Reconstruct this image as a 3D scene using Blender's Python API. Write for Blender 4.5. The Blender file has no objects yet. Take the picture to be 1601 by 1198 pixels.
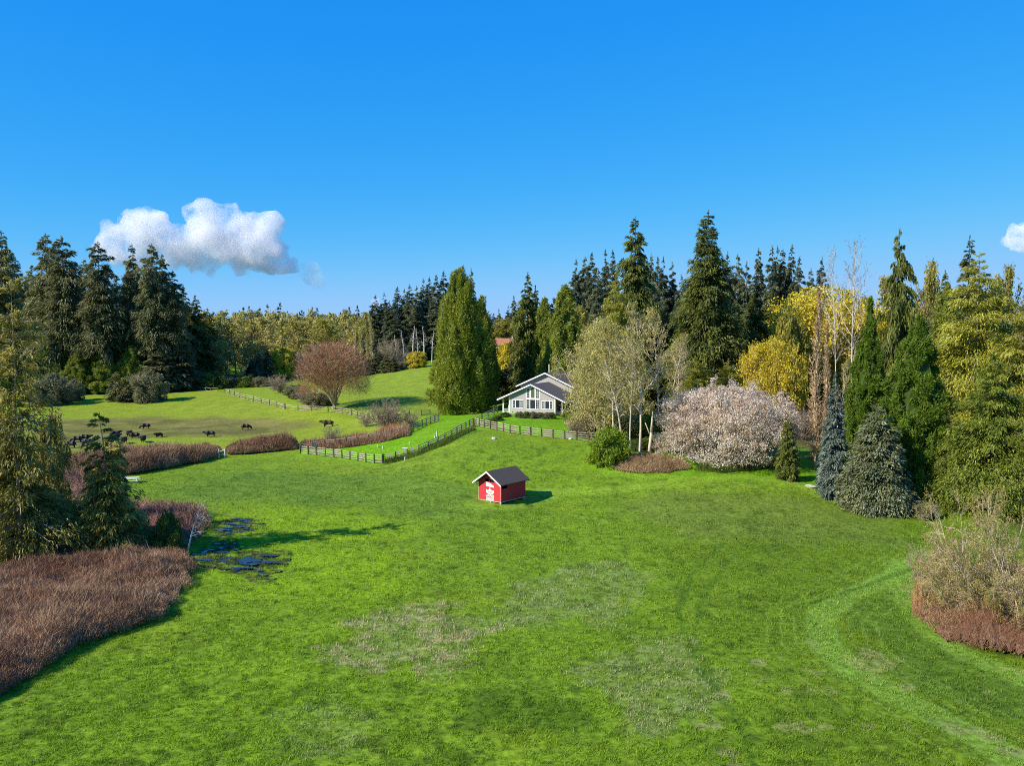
import bpy, bmesh, math, random
import numpy as np
from mathutils import Vector, Matrix
sc = bpy.context.scene
PI = math.pi

# ------------------------------------------------------------------ camera, sky, sun, exposure
H = 22.0            # camera height above the low meadow
F = 1400.0          # focal length in pixels of the 1601 px wide photograph
HORIZON = 512.0
PITCH = math.atan((599.0 - HORIZON) / F)
cam_d = bpy.data.cameras.new("camera")
cam = bpy.data.objects.new("camera", cam_d)
sc.collection.objects.link(cam)
cam.location = (0, 0, H)
cam.rotation_euler = (PI / 2 - PITCH, 0, 0)
cam_d.sensor_width = 36.0
cam_d.lens = 36.0 * F / 1601.0
cam_d.clip_start = 0.5
cam_d.clip_end = 30000
sc.camera = cam

SUN_EL = math.radians(36)
SUN_DIR = Vector((-0.90, -0.435, 0)).normalized() * math.cos(SUN_EL) + Vector((0, 0, math.sin(SUN_EL)))   # towards the sun
world = bpy.data.worlds.new("World")
sc.world = world
world.use_nodes = True
wt = world.node_tree
bg = wt.nodes["Background"]
sky = wt.nodes.new("ShaderNodeTexSky")
sky.sky_type = 'NISHITA'
sky.sun_disc = False
sky.sun_elevation = SUN_EL
sky.sun_rotation = math.atan2(SUN_DIR.x, SUN_DIR.y)
sky.altitude = 50
sky.air_density = 0.6
sky.dust_density = 0.0
sky.ozone_density = 1.0
# the camera's colour response: each channel of the sky through its own power curve (deep azure above, pale blue low down)
ssep = wt.nodes.new("ShaderNodeSeparateColor"); scmb = wt.nodes.new("ShaderNodeCombineColor")
SKY_K = 0.115
wt.links.new(sky.outputs[0], ssep.inputs[0])
for _i, (_a, _p) in enumerate(((.34, 1.85), (.555, .57), (.96, .12))):
    _m = wt.nodes.new("ShaderNodeMath"); _m.operation = 'MULTIPLY'; _m.inputs[1].default_value = SKY_K * 1.3 * 1.27
    _q = wt.nodes.new("ShaderNodeMath"); _q.operation = 'POWER'; _q.inputs[1].default_value = _p
    _r = wt.nodes.new("ShaderNodeMath"); _r.operation = 'MULTIPLY'; _r.inputs[1].default_value = _a / SKY_K / 1.37
    wt.links.new(ssep.outputs[_i], _m.inputs[0]); _c = wt.nodes.new("ShaderNodeMath"); _c.operation = 'SMOOTH_MIN'; _c.inputs[1].default_value = (.98, 1.12, 1.12)[_i]; _c.inputs[2].default_value = .5; wt.links.new(_m.outputs[0], _c.inputs[0]); wt.links.new(_c.outputs[0], _q.inputs[0]); wt.links.new(_q.outputs[0], _r.inputs[0]); wt.links.new(_r.outputs[0], scmb.inputs[_i])
wt.links.new(scmb.outputs[0], bg.inputs[0])
bg.inputs[1].default_value = SKY_K
sl = bpy.data.lights.new("sun", 'SUN')
sl.energy = 5.0
sl.angle = math.radians(0.5)
sl.color = (1.0, 0.92, 0.78)
so = bpy.data.objects.new("sun", sl)
sc.collection.objects.link(so)
so.location = (-200, -50, 150)
so.rotation_euler = SUN_DIR.to_track_quat('Z', 'Y').to_euler()
vs = sc.view_settings
sc.display_settings.display_device = 'sRGB'
vs.view_transform = 'Standard'
vs.look = 'None'
vs.exposure = 0.45
vs.gamma = 1.0
vs.use_curve_mapping = False
sc.render.engine = 'CYCLES'
cy = sc.cycles
cy.max_bounces = 12
cy.diffuse_bounces = 4
cy.glossy_bounces = 2
cy.transmission_bounces = 4
cy.transparent_max_bounces = 6
cy.volume_bounces = 12
cy.volume_step_rate = 2.0
cy.use_denoising = False
cy.filter_width = 1.0
cy.use_adaptive_sampling = True
cy.adaptive_threshold = 0.01
cy.caustics_reflective = False
cy.caustics_refractive = False

# ------------------------------------------------------------------ pixel -> world helpers
CP, SP = math.cos(PITCH), math.sin(PITCH)
def slope(py):                       # dz/dY of the ray through image row py
    v = (599.0 - py) / F
    return (v * CP - SP) / (CP + v * SP)
def xfac(px, py):                    # dx/dY
    v = (599.0 - py) / F
    return ((px - 800.5) / F) / (CP + v * SP)
K = F / 1100.0

# ------------------------------------------------------------------ noise
def _hash(ix, iy, seed):
    h = (ix.astype(np.int64) * 374761393 + iy.astype(np.int64) * 668265263 + seed * 1442695041) & 0xFFFFFFFF
    h = ((h ^ (h >> 13)) * 1274126177) & 0xFFFFFFFF
    h = (h ^ (h >> 16)) & 0xFFFF
    return h / 65535.0
def vnoise(x, y, s, seed=0):
    x = np.asarray(x, float) / s; y = np.asarray(y, float) / s
    ix = np.floor(x); iy = np.floor(y)
    fx = x - ix; fy = y - iy
    fx = fx * fx * (3 - 2 * fx); fy = fy * fy * (3 - 2 * fy)
    a = _hash(ix, iy, seed); b = _hash(ix + 1, iy, seed); c = _hash(ix, iy + 1, seed); d = _hash(ix + 1, iy + 1, seed)
    return (a * (1 - fx) + b * fx) * (1 - fy) + (c * (1 - fx) + d * fx) * fy
def fbm(x, y, s, seed=0, o=4):
    r = 0; a = 0.5; t = 0
    for i in range(o):
        r = r + a * vnoise(x, y, s, seed + i * 17); t += a; a *= 0.5; s = s * 0.47
    return r / t          # 0..1 around .5
def sstep(a, b, x):
    t = np.clip((x - a) / (b - a), 0, 1)
    return t * t * (3 - 2 * t)

# ------------------------------------------------------------------ terrain height
ctrl = []     # (x, y, z)
def cp(px, py, ys):
    Y = ys * K
    ctrl.append((xfac(px, py) * Y, Y, H + slope(py) * Y))
def cz(px, ys, z):
    Y = ys * K
    ctrl.append(((px - 800.5) / F * Y, Y, z))
for px in (-900, -300, 100, 400, 800, 1200, 1600, 2200, 2900):
    cz(px, 20, 0); cz(px, 35, 0.0)
for px in (-900, -300, 0, 200, 400, 600, 800, 1000, 1250, 1500, 1900, 2900):
    cz(px, 55, 0.05)
for px in (-900, -300, 0, 150, 300, 450):
    cz(px, 75, 0); cz(px, 95, 0.0)
for px in (-900, -400, 0, 100, 250, 400):
    cz(px, 118, 0); cz(px, 145, 0.1)
for px in (-900, -400, 0, 150, 300):
    cz(px, 180, 0.4); cz(px, 235, 2.6); cz(px, 320, 6)
cz(620, 75, 0.1); cz(800, 76, 0.25); cz(600, 90, 0.1); cz(1000, 76, 0.4); cz(1200, 76, 0.4)
cp(785, 789, 84.2); cp(700, 770, 88); cp(830, 780, 88)
cp(468, 709, 121); cp(598, 724, 112); cp(700, 682, 117); cp(758, 669, 120); cp(845, 678, 116); cp(932, 689, 112)
cp(680, 657, 138); cp(620, 675, 129); cp(560, 690, 124)
cp(750, 690, 110); cp(800, 735, 97); cp(720, 705, 106); cp(640, 735, 101); cp(900, 700, 107)
cp(800, 648, 133); cp(868, 652, 130); cp(830, 634, 146); cp(930, 660, 130); cz(900, 160, 6.0)
cp(990, 713, 100); cp(1080, 735, 95); cp(1230, 751, 90); cp(1365, 797, 82); cp(1290, 728, 101); cp(1130, 726, 99)
cp(1100, 800, 81); cp(1000, 770, 88); cp(1440, 800, 81); cp(1420, 860, 69)
cz(1600, 80, 0.8); cz(1600, 110, 3); cz(1900, 110, 2.5); cz(2900, 110, 2)
cp(512, 668, 152); cp(560, 650, 158); cp(640, 640, 152); cp(665, 577, 215); cp(600, 587, 215); cp(520, 640, 168)
cp(450, 625, 188); cp(400, 603, 230); cp(345, 613, 212); cp(720, 655.5, 155); cp(760, 648, 154); cp(500, 592, 230)
cz(640, 270, 9.5); cz(800, 200, 8); cz(790, 260, 12.5); cz(1000, 160, 6); cz(1000, 220, 9); cz(1200, 150, 6)
cz(1200, 230, 10); cz(1500, 150, 5.5); cz(1500, 230, 9); cz(2000, 200, 6); cz(2900, 200, 5)
for px in (-900, -200, 400, 900, 1300, 1900, 2900):
    cz(px, 420, 9); cz(px, 800, 12); cz(px, 2000, 14)
ctrl = np.array(ctrl)
def _q(x, y):
    y = np.maximum(y, 18.0)
    a = np.clip(x / (y + 25.0), -1.7, 1.7) * 2.2
    return np.stack([a, np.log(np.minimum(y, 2600) + 25.0) * 2.0], -1)
_qc = _q(ctrl[:, 0], ctrl[:, 1])
def _phi(r2):
    return 0.5 * r2 * np.log(r2 + 1e-9)
_n = len(ctrl)
_d = ((_qc[:, None] - _qc[None]) ** 2).sum(-1)
_A = np.zeros((_n + 3, _n + 3))
_A[:_n, :_n] = _phi(_d) + np.eye(_n) * 0.004
_A[:_n, _n] = 1; _A[:_n, _n + 1:] = _qc
_A[_n, :_n] = 1; _A[_n + 1:, :_n] = _qc.T
_w = np.linalg.solve(_A, np.concatenate([ctrl[:, 2], [0, 0, 0]]))
def gz(x, y):
    x = np.atleast_1d(np.asarray(x, float)); y = np.atleast_1d(np.asarray(y, float))
    x, y = np.broadcast_arrays(x, y)
    sh = x.shape
    x = x.ravel(); y = y.ravel()
    out = np.empty(x.size)
    for i in range(0, x.size, 60000):
        q = _q(x[i:i + 60000], y[i:i + 60000])
        r2 = ((q[:, None] - _qc[None]) ** 2).sum(-1)
        out[i:i + 60000] = _phi(r2) @ _w[:_n] + _w[_n] + q @ _w[_n + 1:]
    return out.reshape(sh)
def G(x, y):
    return float(gz(x, y)[0])
_YS = np.geomspace(24, 2500, 900)
def ground_at(px, py):               # first ground hit of the ray through a pixel of the photograph
    x = xfac(px, py) * _YS
    z = H + slope(py) * _YS
    g = gz(x, _YS)
    below = np.nonzero(z < g)[0]
    i = below[0] if len(below) else len(_YS) - 1
    if i == 0: return float(x[0]), float(_YS[0])
    d0 = z[i - 1] - g[i - 1]; d1 = g[i] - z[i]
    t = d0 / (d0 + d1)
    Y = _YS[i - 1] + t * (_YS[i] - _YS[i - 1])
    return float(xfac(px, py) * Y), float(Y)
def gpoly(pts):
    return np.array([ground_at(*p) for p in pts])
def ztop(py, Y):
    return H + slope(py) * Y

# polygon and polyline distances in the plan
def poly_sd(x, y, poly):             # signed distance, positive inside
    x = np.asarray(x, float); y = np.asarray(y, float)
    d = np.full(x.shape, 1e18); inside = np.zeros(x.shape, bool)
    n = len(poly)
    for i in range(n):
        ax, ay = poly[i]; bx, by = poly[(i + 1) % n]
        ex, ey = bx - ax, by - ay
        t = np.clip(((x - ax) * ex + (y - ay) * ey) / (ex * ex + ey * ey + 1e-9), 0, 1)
        d = np.minimum(d, (x - ax - t * ex) ** 2 + (y - ay - t * ey) ** 2)
        c = ((ay > y) != (by > y))
        with np.errstate(divide='ignore', invalid='ignore'):
            c &= x < (bx - ax) * (y - ay) / (by - ay + 1e-12) + ax
        inside ^= c
    return np.where(inside, np.sqrt(d), -np.sqrt(d))
def line_d(x, y, pl):
    d = np.full(np.shape(x), 1e18)
    for i in range(len(pl) - 1):
        ax, ay = pl[i]; ex, ey = pl[i + 1] - pl[i]
        t = np.clip(((x - ax) * ex + (y - ay) * ey) / (ex * ex + ey * ey + 1e-9), 0, 1)
        d = np.minimum(d, (x - ax - t * ex) ** 2 + (y - ay - t * ey) ** 2)
    return np.sqrt(d)

# ------------------------------------------------------------------ mesh helpers
def make_mesh(name, V, Fs, mat=None, val=None, col=None, smooth=False):
    """V (n,3); Fs: list of int arrays (m,k) ; val per face float ; col per face rgb"""
    me = bpy.data.meshes.new(name)
    V = np.asarray(V, np.float32)
    Fs = [np.asarray(f, np.int32) for f in Fs if len(f)]
    nl = sum(f.size for f in Fs); nf = sum(len(f) for f in Fs)
    me.vertices.add(len(V)); me.vertices.foreach_set("co", V.ravel())
    me.loops.add(nl); me.polygons.add(nf)
    me.loops.foreach_set("vertex_index", np.concatenate([f.ravel() for f in Fs]))
    tot = np.concatenate([np.full(len(f), f.shape[1], np.int32) for f in Fs])
    st = np.concatenate([[0], np.cumsum(tot)[:-1]]).astype(np.int32)
    me.polygons.foreach_set("loop_start", st)
    try: me.polygons.foreach_set("loop_total", tot)
    except Exception: pass
    if smooth: me.polygons.foreach_set("use_smooth", np.ones(nf, bool))
    me.update(calc_edges=True)
    if val is not None:
        a = me.attributes.new("v", 'FLOAT', 'FACE'); a.data.foreach_set("value", np.asarray(val, np.float32))
    if col is not None:
        c = np.ones((len(col), 4), np.float32); c[:, :3] = col
        dom = 'FACE' if len(col) == nf else 'POINT'
        a = me.attributes.new("col", 'FLOAT_COLOR', dom); a.data.foreach_set("color", c.ravel())
    if mat: me.materials.append(mat)
    return me
def link(name, data, parent=None, loc=(0, 0, 0), rz=0.0, scale=None):
    o = bpy.data.objects.new(name, data); sc.collection.objects.link(o)
    o.location = loc; o.rotation_euler = (0, 0, rz)
    if scale is not None: o.scale = scale
    if parent: o.parent = parent
    return o
def tag(o, label=None, cat=None, group=None, kind=None):
    if label: o['label'] = label
    if cat: o['category'] = cat
    if group: o['group'] = group
    if kind: o['kind'] = kind
    return o
class MB:                            # hand-built solid pieces
    def __init__(s): s.v = []; s.f = []; s.n = 0
    def add(s, verts, faces):
        s.v += [tuple(p) for p in verts]; s.f += [tuple(i + s.n for i in f) for f in faces]; s.n += len(verts); return s
    def box(s, x0, x1, y0, y1, z0, z1):
        v = [(x, y, z) for z in (z0, z1) for y in (y0, y1) for x in (x0, x1)]
        return s.add(v, [(0, 2, 3, 1), (4, 5, 7, 6), (0, 1, 5, 4), (2, 6, 7, 3), (0, 4, 6, 2), (1, 3, 7, 5)])
    def beam(s, p, q, w, h):         # box beam from p to q, w across, h in height
        p = Vector(p); q = Vector(q); d = (q - p).normalized()
        sx = d.cross(Vector((0, 0, 1)))
        if sx.length < 1e-3: sx = Vector((1, 0, 0))
        sx.normalize(); up = sx.cross(d)
        v = []
        for c in (p, q):
            for a, b in ((-1, -1), (1, -1), (1, 1), (-1, 1)): v.append(c + sx * (a * w / 2) + up * (b * h / 2))
        return s.add(v, [(0, 1, 2, 3), (7, 6, 5, 4), (0, 4, 5, 1), (1, 5, 6, 2), (2, 6, 7, 3), (3, 7, 4, 0)])
    def cyl(s, p, q, r0, r1, n=8, caps=True):
        p = Vector(p); q = Vector(q); d = (q - p).normalized()
        a = d.orthogonal().normalized(); b = d.cross(a)
        v = []
        for c, r in ((p, r0), (q, r1)):
            for i in range(n):
                t = 2 * PI * i / n; v.append(c + a * (math.cos(t) * r) + b * (math.sin(t) * r))
        f = [(i, (i + 1) % n, n + (i + 1) % n, n + i) for i in range(n)]
        if caps: f += [tuple(range(n))[::-1], tuple(range(n, 2 * n))]
        return s.add(v, f)
    def prism(s, poly, y0, y1):      # polygon in x,z extruded along y
        n = len(poly)
        v = [(a, y0, b) for a, b in poly] + [(a, y1, b) for a, b in poly]
        return s.add(v, [tuple(range(n)), tuple(range(2 * n - 1, n - 1, -1))] + [(i, i + n, (i + 1) % n + n, (i + 1) % n) for i in range(n)])
    def build(s, name, mat, parent=None, smooth=False, **k):
        me = bpy.data.meshes.new(name)
        me.from_pydata([tuple(p) for p in s.v], [], s.f)
        bm = bmesh.new(); bm.from_mesh(me); bmesh.ops.recalc_face_normals(bm, faces=bm.faces); bm.to_mesh(me); bm.free()
        if smooth: me.polygons.foreach_set("use_smooth", [True] * len(me.polygons))
        me.materials.append(mat)
        return link(name, me, parent, **k)

# ------------------------------------------------------------------ materials
def newmat(name):
    m = bpy.data.materials.new(name); m.use_nodes = True
    nt = m.node_tree
    return m, nt, nt.nodes["Principled BSDF"]
def N_(nt, t, **k):
    n = nt.nodes.new(t)
    for a, b in k.items(): setattr(n, a, b)
    return n
def solid(name, c, rough=0.7, spec=0.3, nscale=3.0, namt=0.12, bump=0.0, metallic=0, stretch=(1, 1, 1)):
    m, nt, b = newmat(name)
    tc = N_(nt, "ShaderNodeTexCoord"); mp = N_(nt, "ShaderNodeMapping"); mp.inputs['Scale'].default_value = stretch
    nt.links.new(tc.outputs['Object'], mp.inputs[0])
    no = N_(nt, "ShaderNodeTexNoise"); no.inputs['Scale'].default_value = nscale; no.inputs['Detail'].default_value = 5
    nt.links.new(mp.outputs[0], no.inputs['Vector'])
    r = N_(nt, "ShaderNodeValToRGB")
    e = r.color_ramp.elements
    e[0].position = 0.3; e[1].position = 0.7
    e[0].color = (*[max(0, x * (1 - namt)) for x in c], 1); e[1].color = (*[min(1, x * (1 + namt)) for x in c], 1)
    nt.links.new(no.outputs[0], r.inputs[0]); nt.links.new(r.outputs[0], b.inputs['Base Color'])
    b.inputs['Roughness'].default_value = rough; b.inputs['Specular IOR Level'].default_value = spec
    b.inputs['Metallic'].default_value = metallic
    if bump:
        bp = N_(nt, "ShaderNodeBump"); bp.inputs['Strength'].default_value = bump
        nt.links.new(no.outputs[0], bp.inputs['Height']); nt.links.new(bp.outputs[0], b.inputs['Normal'])
    return m
def leaf(name, c0, c1, c2, tr=0.36, vary=0.25, rough=0.6):
    m, nt, b = newmat(name)
    at = N_(nt, "ShaderNodeAttribute", attribute_name="v")
    r = N_(nt, "ShaderNodeValToRGB"); e = r.color_ramp.elements
    e[0].position = 0.1; e[1].position = 0.9; e[0].color = (*c0, 1); e[1].color = (*c2, 1)
    x = e.new(0.5); x.color = (*c1, 1)
    oi = N_(nt, "ShaderNodeObjectInfo")
    mr = N_(nt, "ShaderNodeMapRange"); mr.inputs[3].default_value = 1 - vary; mr.inputs[4].default_value = 1 + vary
    nt.links.new(oi.outputs['Random'], mr.inputs[0])
    h = N_(nt, "ShaderNodeHueSaturation")
    nt.links.new(at.outputs['Fac'], r.inputs[0]); nt.links.new(r.outputs[0], h.inputs['Color']); nt.links.new(mr.outputs[0], h.inputs['Value'])
    nt.links.new(h.outputs[0], b.inputs['Base Color'])
    b.inputs['Roughness'].default_value = rough; b.inputs['Specular IOR Level'].default_value = 0.25
    if tr > 0:
        t = N_(nt, "ShaderNodeBsdfTranslucent"); nt.links.new(h.outputs[0], t.inputs[0])
        mx = N_(nt, "ShaderNodeMixShader"); mx.inputs[0].default_value = tr
        out = nt.nodes["Material Output"]
        nt.links.new(b.outputs[0], mx.inputs[1]); nt.links.new(t.outputs[0], mx.inputs[2]); nt.links.new(mx.outputs[0], out.inputs[0])
    return m
M = {}
M['fir'] = leaf("fir_needles", (.105, .120, .048), (.235, .235, .088), (.43, .41, .17))
M['fir_green'] = leaf("green_fir_needles", (.078, .098, .020), (.170, .195, .035), (.34, .35, .07))
M['fir_blue'] = leaf("distant_fir_needles", (.085, .108, .062), (.155, .185, .095), (.28, .30, .14))
M['thuja'] = leaf("thuja_sprays", (.12, .155, .020), (.26, .295, .034), (.48, .49, .075), vary=.1)
M['cedar_green'] = leaf("cedar_sprays", (.11, .15, .020), (.24, .285, .036), (.42, .45, .07), vary=.15)
M['cedar_gold'] = leaf("golden_cedar_sprays", (.19, .20, .025), (.40, .39, .045), (.62, .58, .10), vary=.12)
M['sequoia'] = leaf("sequoia_sprays", (.055, .10, .010), (.11, .18, .015), (.22, .30, .03), vary=.1)
M['scrag'] = leaf("scraggly_cedar_sprays", (.16, .15, .032), (.36, .31, .060), (.60, .50, .12), vary=.1)
M['blue'] = leaf("blue_spruce_needles", (.095, .125, .095), (.19, .235, .185), (.38, .43, .34), vary=.05, tr=.15)
M['greyspruce'] = leaf("grey_spruce_needles", (.10, .115, .05), (.22, .24, .11), (.42, .43, .23), vary=.05, tr=.15)
M['alder'] = leaf("alder_catkins", (.21, .18, .04), (.37, .32, .070), (.55, .48, .14), vary=.12)
M['alder_green'] = leaf("alder_new_leaves", (.18, .17, .025), (.29, .27, .04), (.42, .38, .08), vary=.15)
M['buff'] = leaf("pale_buff_leaves", (.30, .25, .06), (.48, .42, .12), (.68, .61, .26), vary=.05)
M['yellow'] = leaf("yellow_flowers", (.32, .26, .025), (.60, .48, .035), (.82, .69, .08), vary=.08)
M['limeleaf'] = leaf("lime_leaves", (.20, .24, .01), (.32, .36, .012), (.5, .5, .03), vary=.08)
M['blossom'] = leaf("pink_blossom", (.34, .24, .14), (.66, .52, .37), (.90, .80, .66), vary=.03, tr=.35)
M['bush'] = leaf("bush_leaves", (.055, .09, .015), (.11, .16, .025), (.21, .27, .05), vary=.2)
M['brightbush'] = leaf("bright_bush_leaves", (.10, .16, .01), (.19, .27, .015), (.31, .39, .03), vary=.08)
M['greybush'] = leaf("greyish_bush_leaves", (.12, .12, .05), (.22, .21, .10), (.36, .33, .18), vary=.12)
M['twig_pink'] = leaf("pinkish_twigs", (.28, .13, .07), (.42, .22, .12), (.56, .34, .20), vary=.05, tr=0)
M['twig_grey'] = leaf("grey_twigs", (.17, .12, .075), (.29, .215, .14), (.44, .35, .24), vary=.1, tr=0)
M['twig_pale'] = leaf("pale_twigs", (.32, .25, .12), (.50, .42, .23), (.70, .62, .40), vary=.05, tr=0)
M['twig_tan'] = leaf("tan_twigs", (.25, .15, .07), (.38, .25, .12), (.52, .38, .21), vary=.05, tr=0)
M['twig_red'] = leaf("red_twigs", (.13, .058, .028), (.31, .170, .088), (.50, .33, .18), vary=.03, tr=0)
M['twig_purple'] = leaf("purplish_twigs", (.14, .062, .038), (.29, .155, .095), (.46, .30, .18), vary=.03, tr=0)
M['twig_orange'] = leaf("orange_twigs", (.27, .13, .05), (.42, .22, .09), (.55, .34, .16), vary=.03, tr=0)
M['twig_white'] = leaf("white_birch_twigs", (.42, .33, .28), (.55, .46, .42), (.75, .68, .66), vary=.05, tr=0)
M['core_red'] = solid("dark_red_brown", (.065, .03, .02), .9, .1, 2.0, .4)  # dark red-brown base colour, tone varied at random
M['core_green'] = solid("inner_foliage", (.03, .05, .012), .9, .1, 2.0, .4)
M['bark'] = solid("bark_brown", (.12, .09, .065), .9, .2, 2.5, .35, .4, stretch=(3, 3, .5))
M['bark_grey'] = solid("bark_grey", (.32, .25, .17), .9, .2, 2.5, .3, .4, stretch=(3, 3, .6))
M['bark_pale'] = solid("bark_pale", (.56, .46, .33), .85, .2, 3, .3, .3, stretch=(2, 2, 1))
M['bark_white'] = solid("bark_white", (.58, .53, .45), .8, .2, 3, .25, .2)
M['bark_tan'] = solid("bark_tan", (.48, .36, .22), .85, .2, 3, .25, .3, stretch=(2, 2, .6))

# ------------------------------------------------------------------ ground colour (kinds of grass, mown lanes, worn patches)
R_ = {}
R_['pasture'] = gpoly([(-500, 745), (80, 742), (340, 708), (465, 700), (600, 672), (668, 655), (640, 640), (560, 652), (500, 641), (420, 632), (352, 614), (300, 600), (-500, 600)])
R_['hillfield'] = gpoly([(352, 612), (430, 634), (500, 642), (560, 650), (640, 652), (700, 640), (700, 580), (660, 574), (600, 585), (540, 592), (430, 600)])
R_['brown'] = gpoly([(40, 668), (90, 657), (250, 652), (430, 652), (475, 660), (470, 668), (430, 676), (380, 684), (290, 683), (200, 690), (100, 700), (30, 700)])
R_['lawn'] = gpoly([(468, 709), (598, 725), (700, 690), (758, 672), (935, 692), (930, 730), (1080, 745), (1300, 770), (1450, 800), (1450, 700), (1000, 640), (880, 630), (700, 640), (640, 665)])
R_['dead1'] = gpoly([(560, 965), (640, 950), (720, 950), (795, 985), (770, 1005), (730, 1010), (740, 1045), (700, 1065), (640, 1045), (600, 1060), (520, 1030)])
R_['grey1'] = gpoly([(790, 920), (850, 895), (950, 878), (1035, 895), (1000, 950), (955, 985), (900, 965), (840, 985), (740, 972)])
R_['grey2'] = gpoly([(890, 1035), (950, 1015), (1060, 1005), (1135, 1050), (1115, 1100), (1060, 1150), (1000, 1130), (930, 1090)])
R_['grey3'] = gpoly([(430, 1120), (520, 1100), (600, 1130), (580, 1180), (460, 1190)])
R_['dark1'] = gpoly([(740, 1090), (800, 1070), (880, 1085), (920, 1120), (870, 1150), (790, 1150), (740, 1120)])
R_['bright'] = gpoly([(330, 900), (350, 820), (420, 790), (560, 800), (640, 830), (560, 850), (620, 880), (640, 930), (560, 950), (330, 945)])
R_['bright2'] = gpoly([(100, 1150), (330, 960), (560, 955), (560, 1100), (500, 1300), (0, 1300)])
R_['dull'] = gpoly([(230, 765), (420, 735), (620, 735), (760, 765), (740, 820), (640, 815), (560, 795), (430, 785), (290, 785)])
R_['apron'] = gpoly([(722, 790), (735, 778), (780, 768), (840, 762), (880, 768), (870, 785), (800, 800), (745, 800)])
R_['greyR'] = gpoly([(960, 790), (1060, 765), (1220, 775), (1400, 810), (1400, 850), (1250, 850), (1050, 840)])
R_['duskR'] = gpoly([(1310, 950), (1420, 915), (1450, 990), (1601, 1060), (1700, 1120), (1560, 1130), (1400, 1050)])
R_['wood'] = gpoly([(884, 655), (945, 674), (1000, 700), (1085, 712), (1180, 712), (1250, 700), (1300, 735), (1480, 795), (1700, 860), (2400, 900), (2400, 600), (900, 610)])
L_ = {}
L_['m1'] = gpoly([(1450, 865), (1400, 900), (1330, 930), (1282, 965), (1290, 1010), (1350, 1060), (1440, 1110), (1540, 1160), (1640, 1230)])
L_['m2'] = gpoly([(1405, 880), (1410, 920), (1440, 975), (1510, 1025), (1601, 1065), (1700, 1110)])
L_['m3'] = gpoly([(1425, 890), (1360, 915), (1300, 935), (1245, 950)])
L_['m4'] = gpoly([(1180, 1198), (1150, 1120), (1090, 1040), (1060, 960), (1080, 900), (1130, 850)])
L_['m5'] = gpoly([(1120, 1080), (1085, 990), (1105, 920), (1150, 870)])
L_['lane'] = gpoly([(860, 770), (940, 768), (1050, 758), (1160, 745), (1240, 755), (1330, 790)])
L_['lane2'] = gpoly([(925, 700), (935, 728), (960, 742), (1060, 748), (1160, 740)])
L_['fenceL'] = gpoly([(598, 727), (650, 712), (700, 692), (752, 674)])

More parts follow.
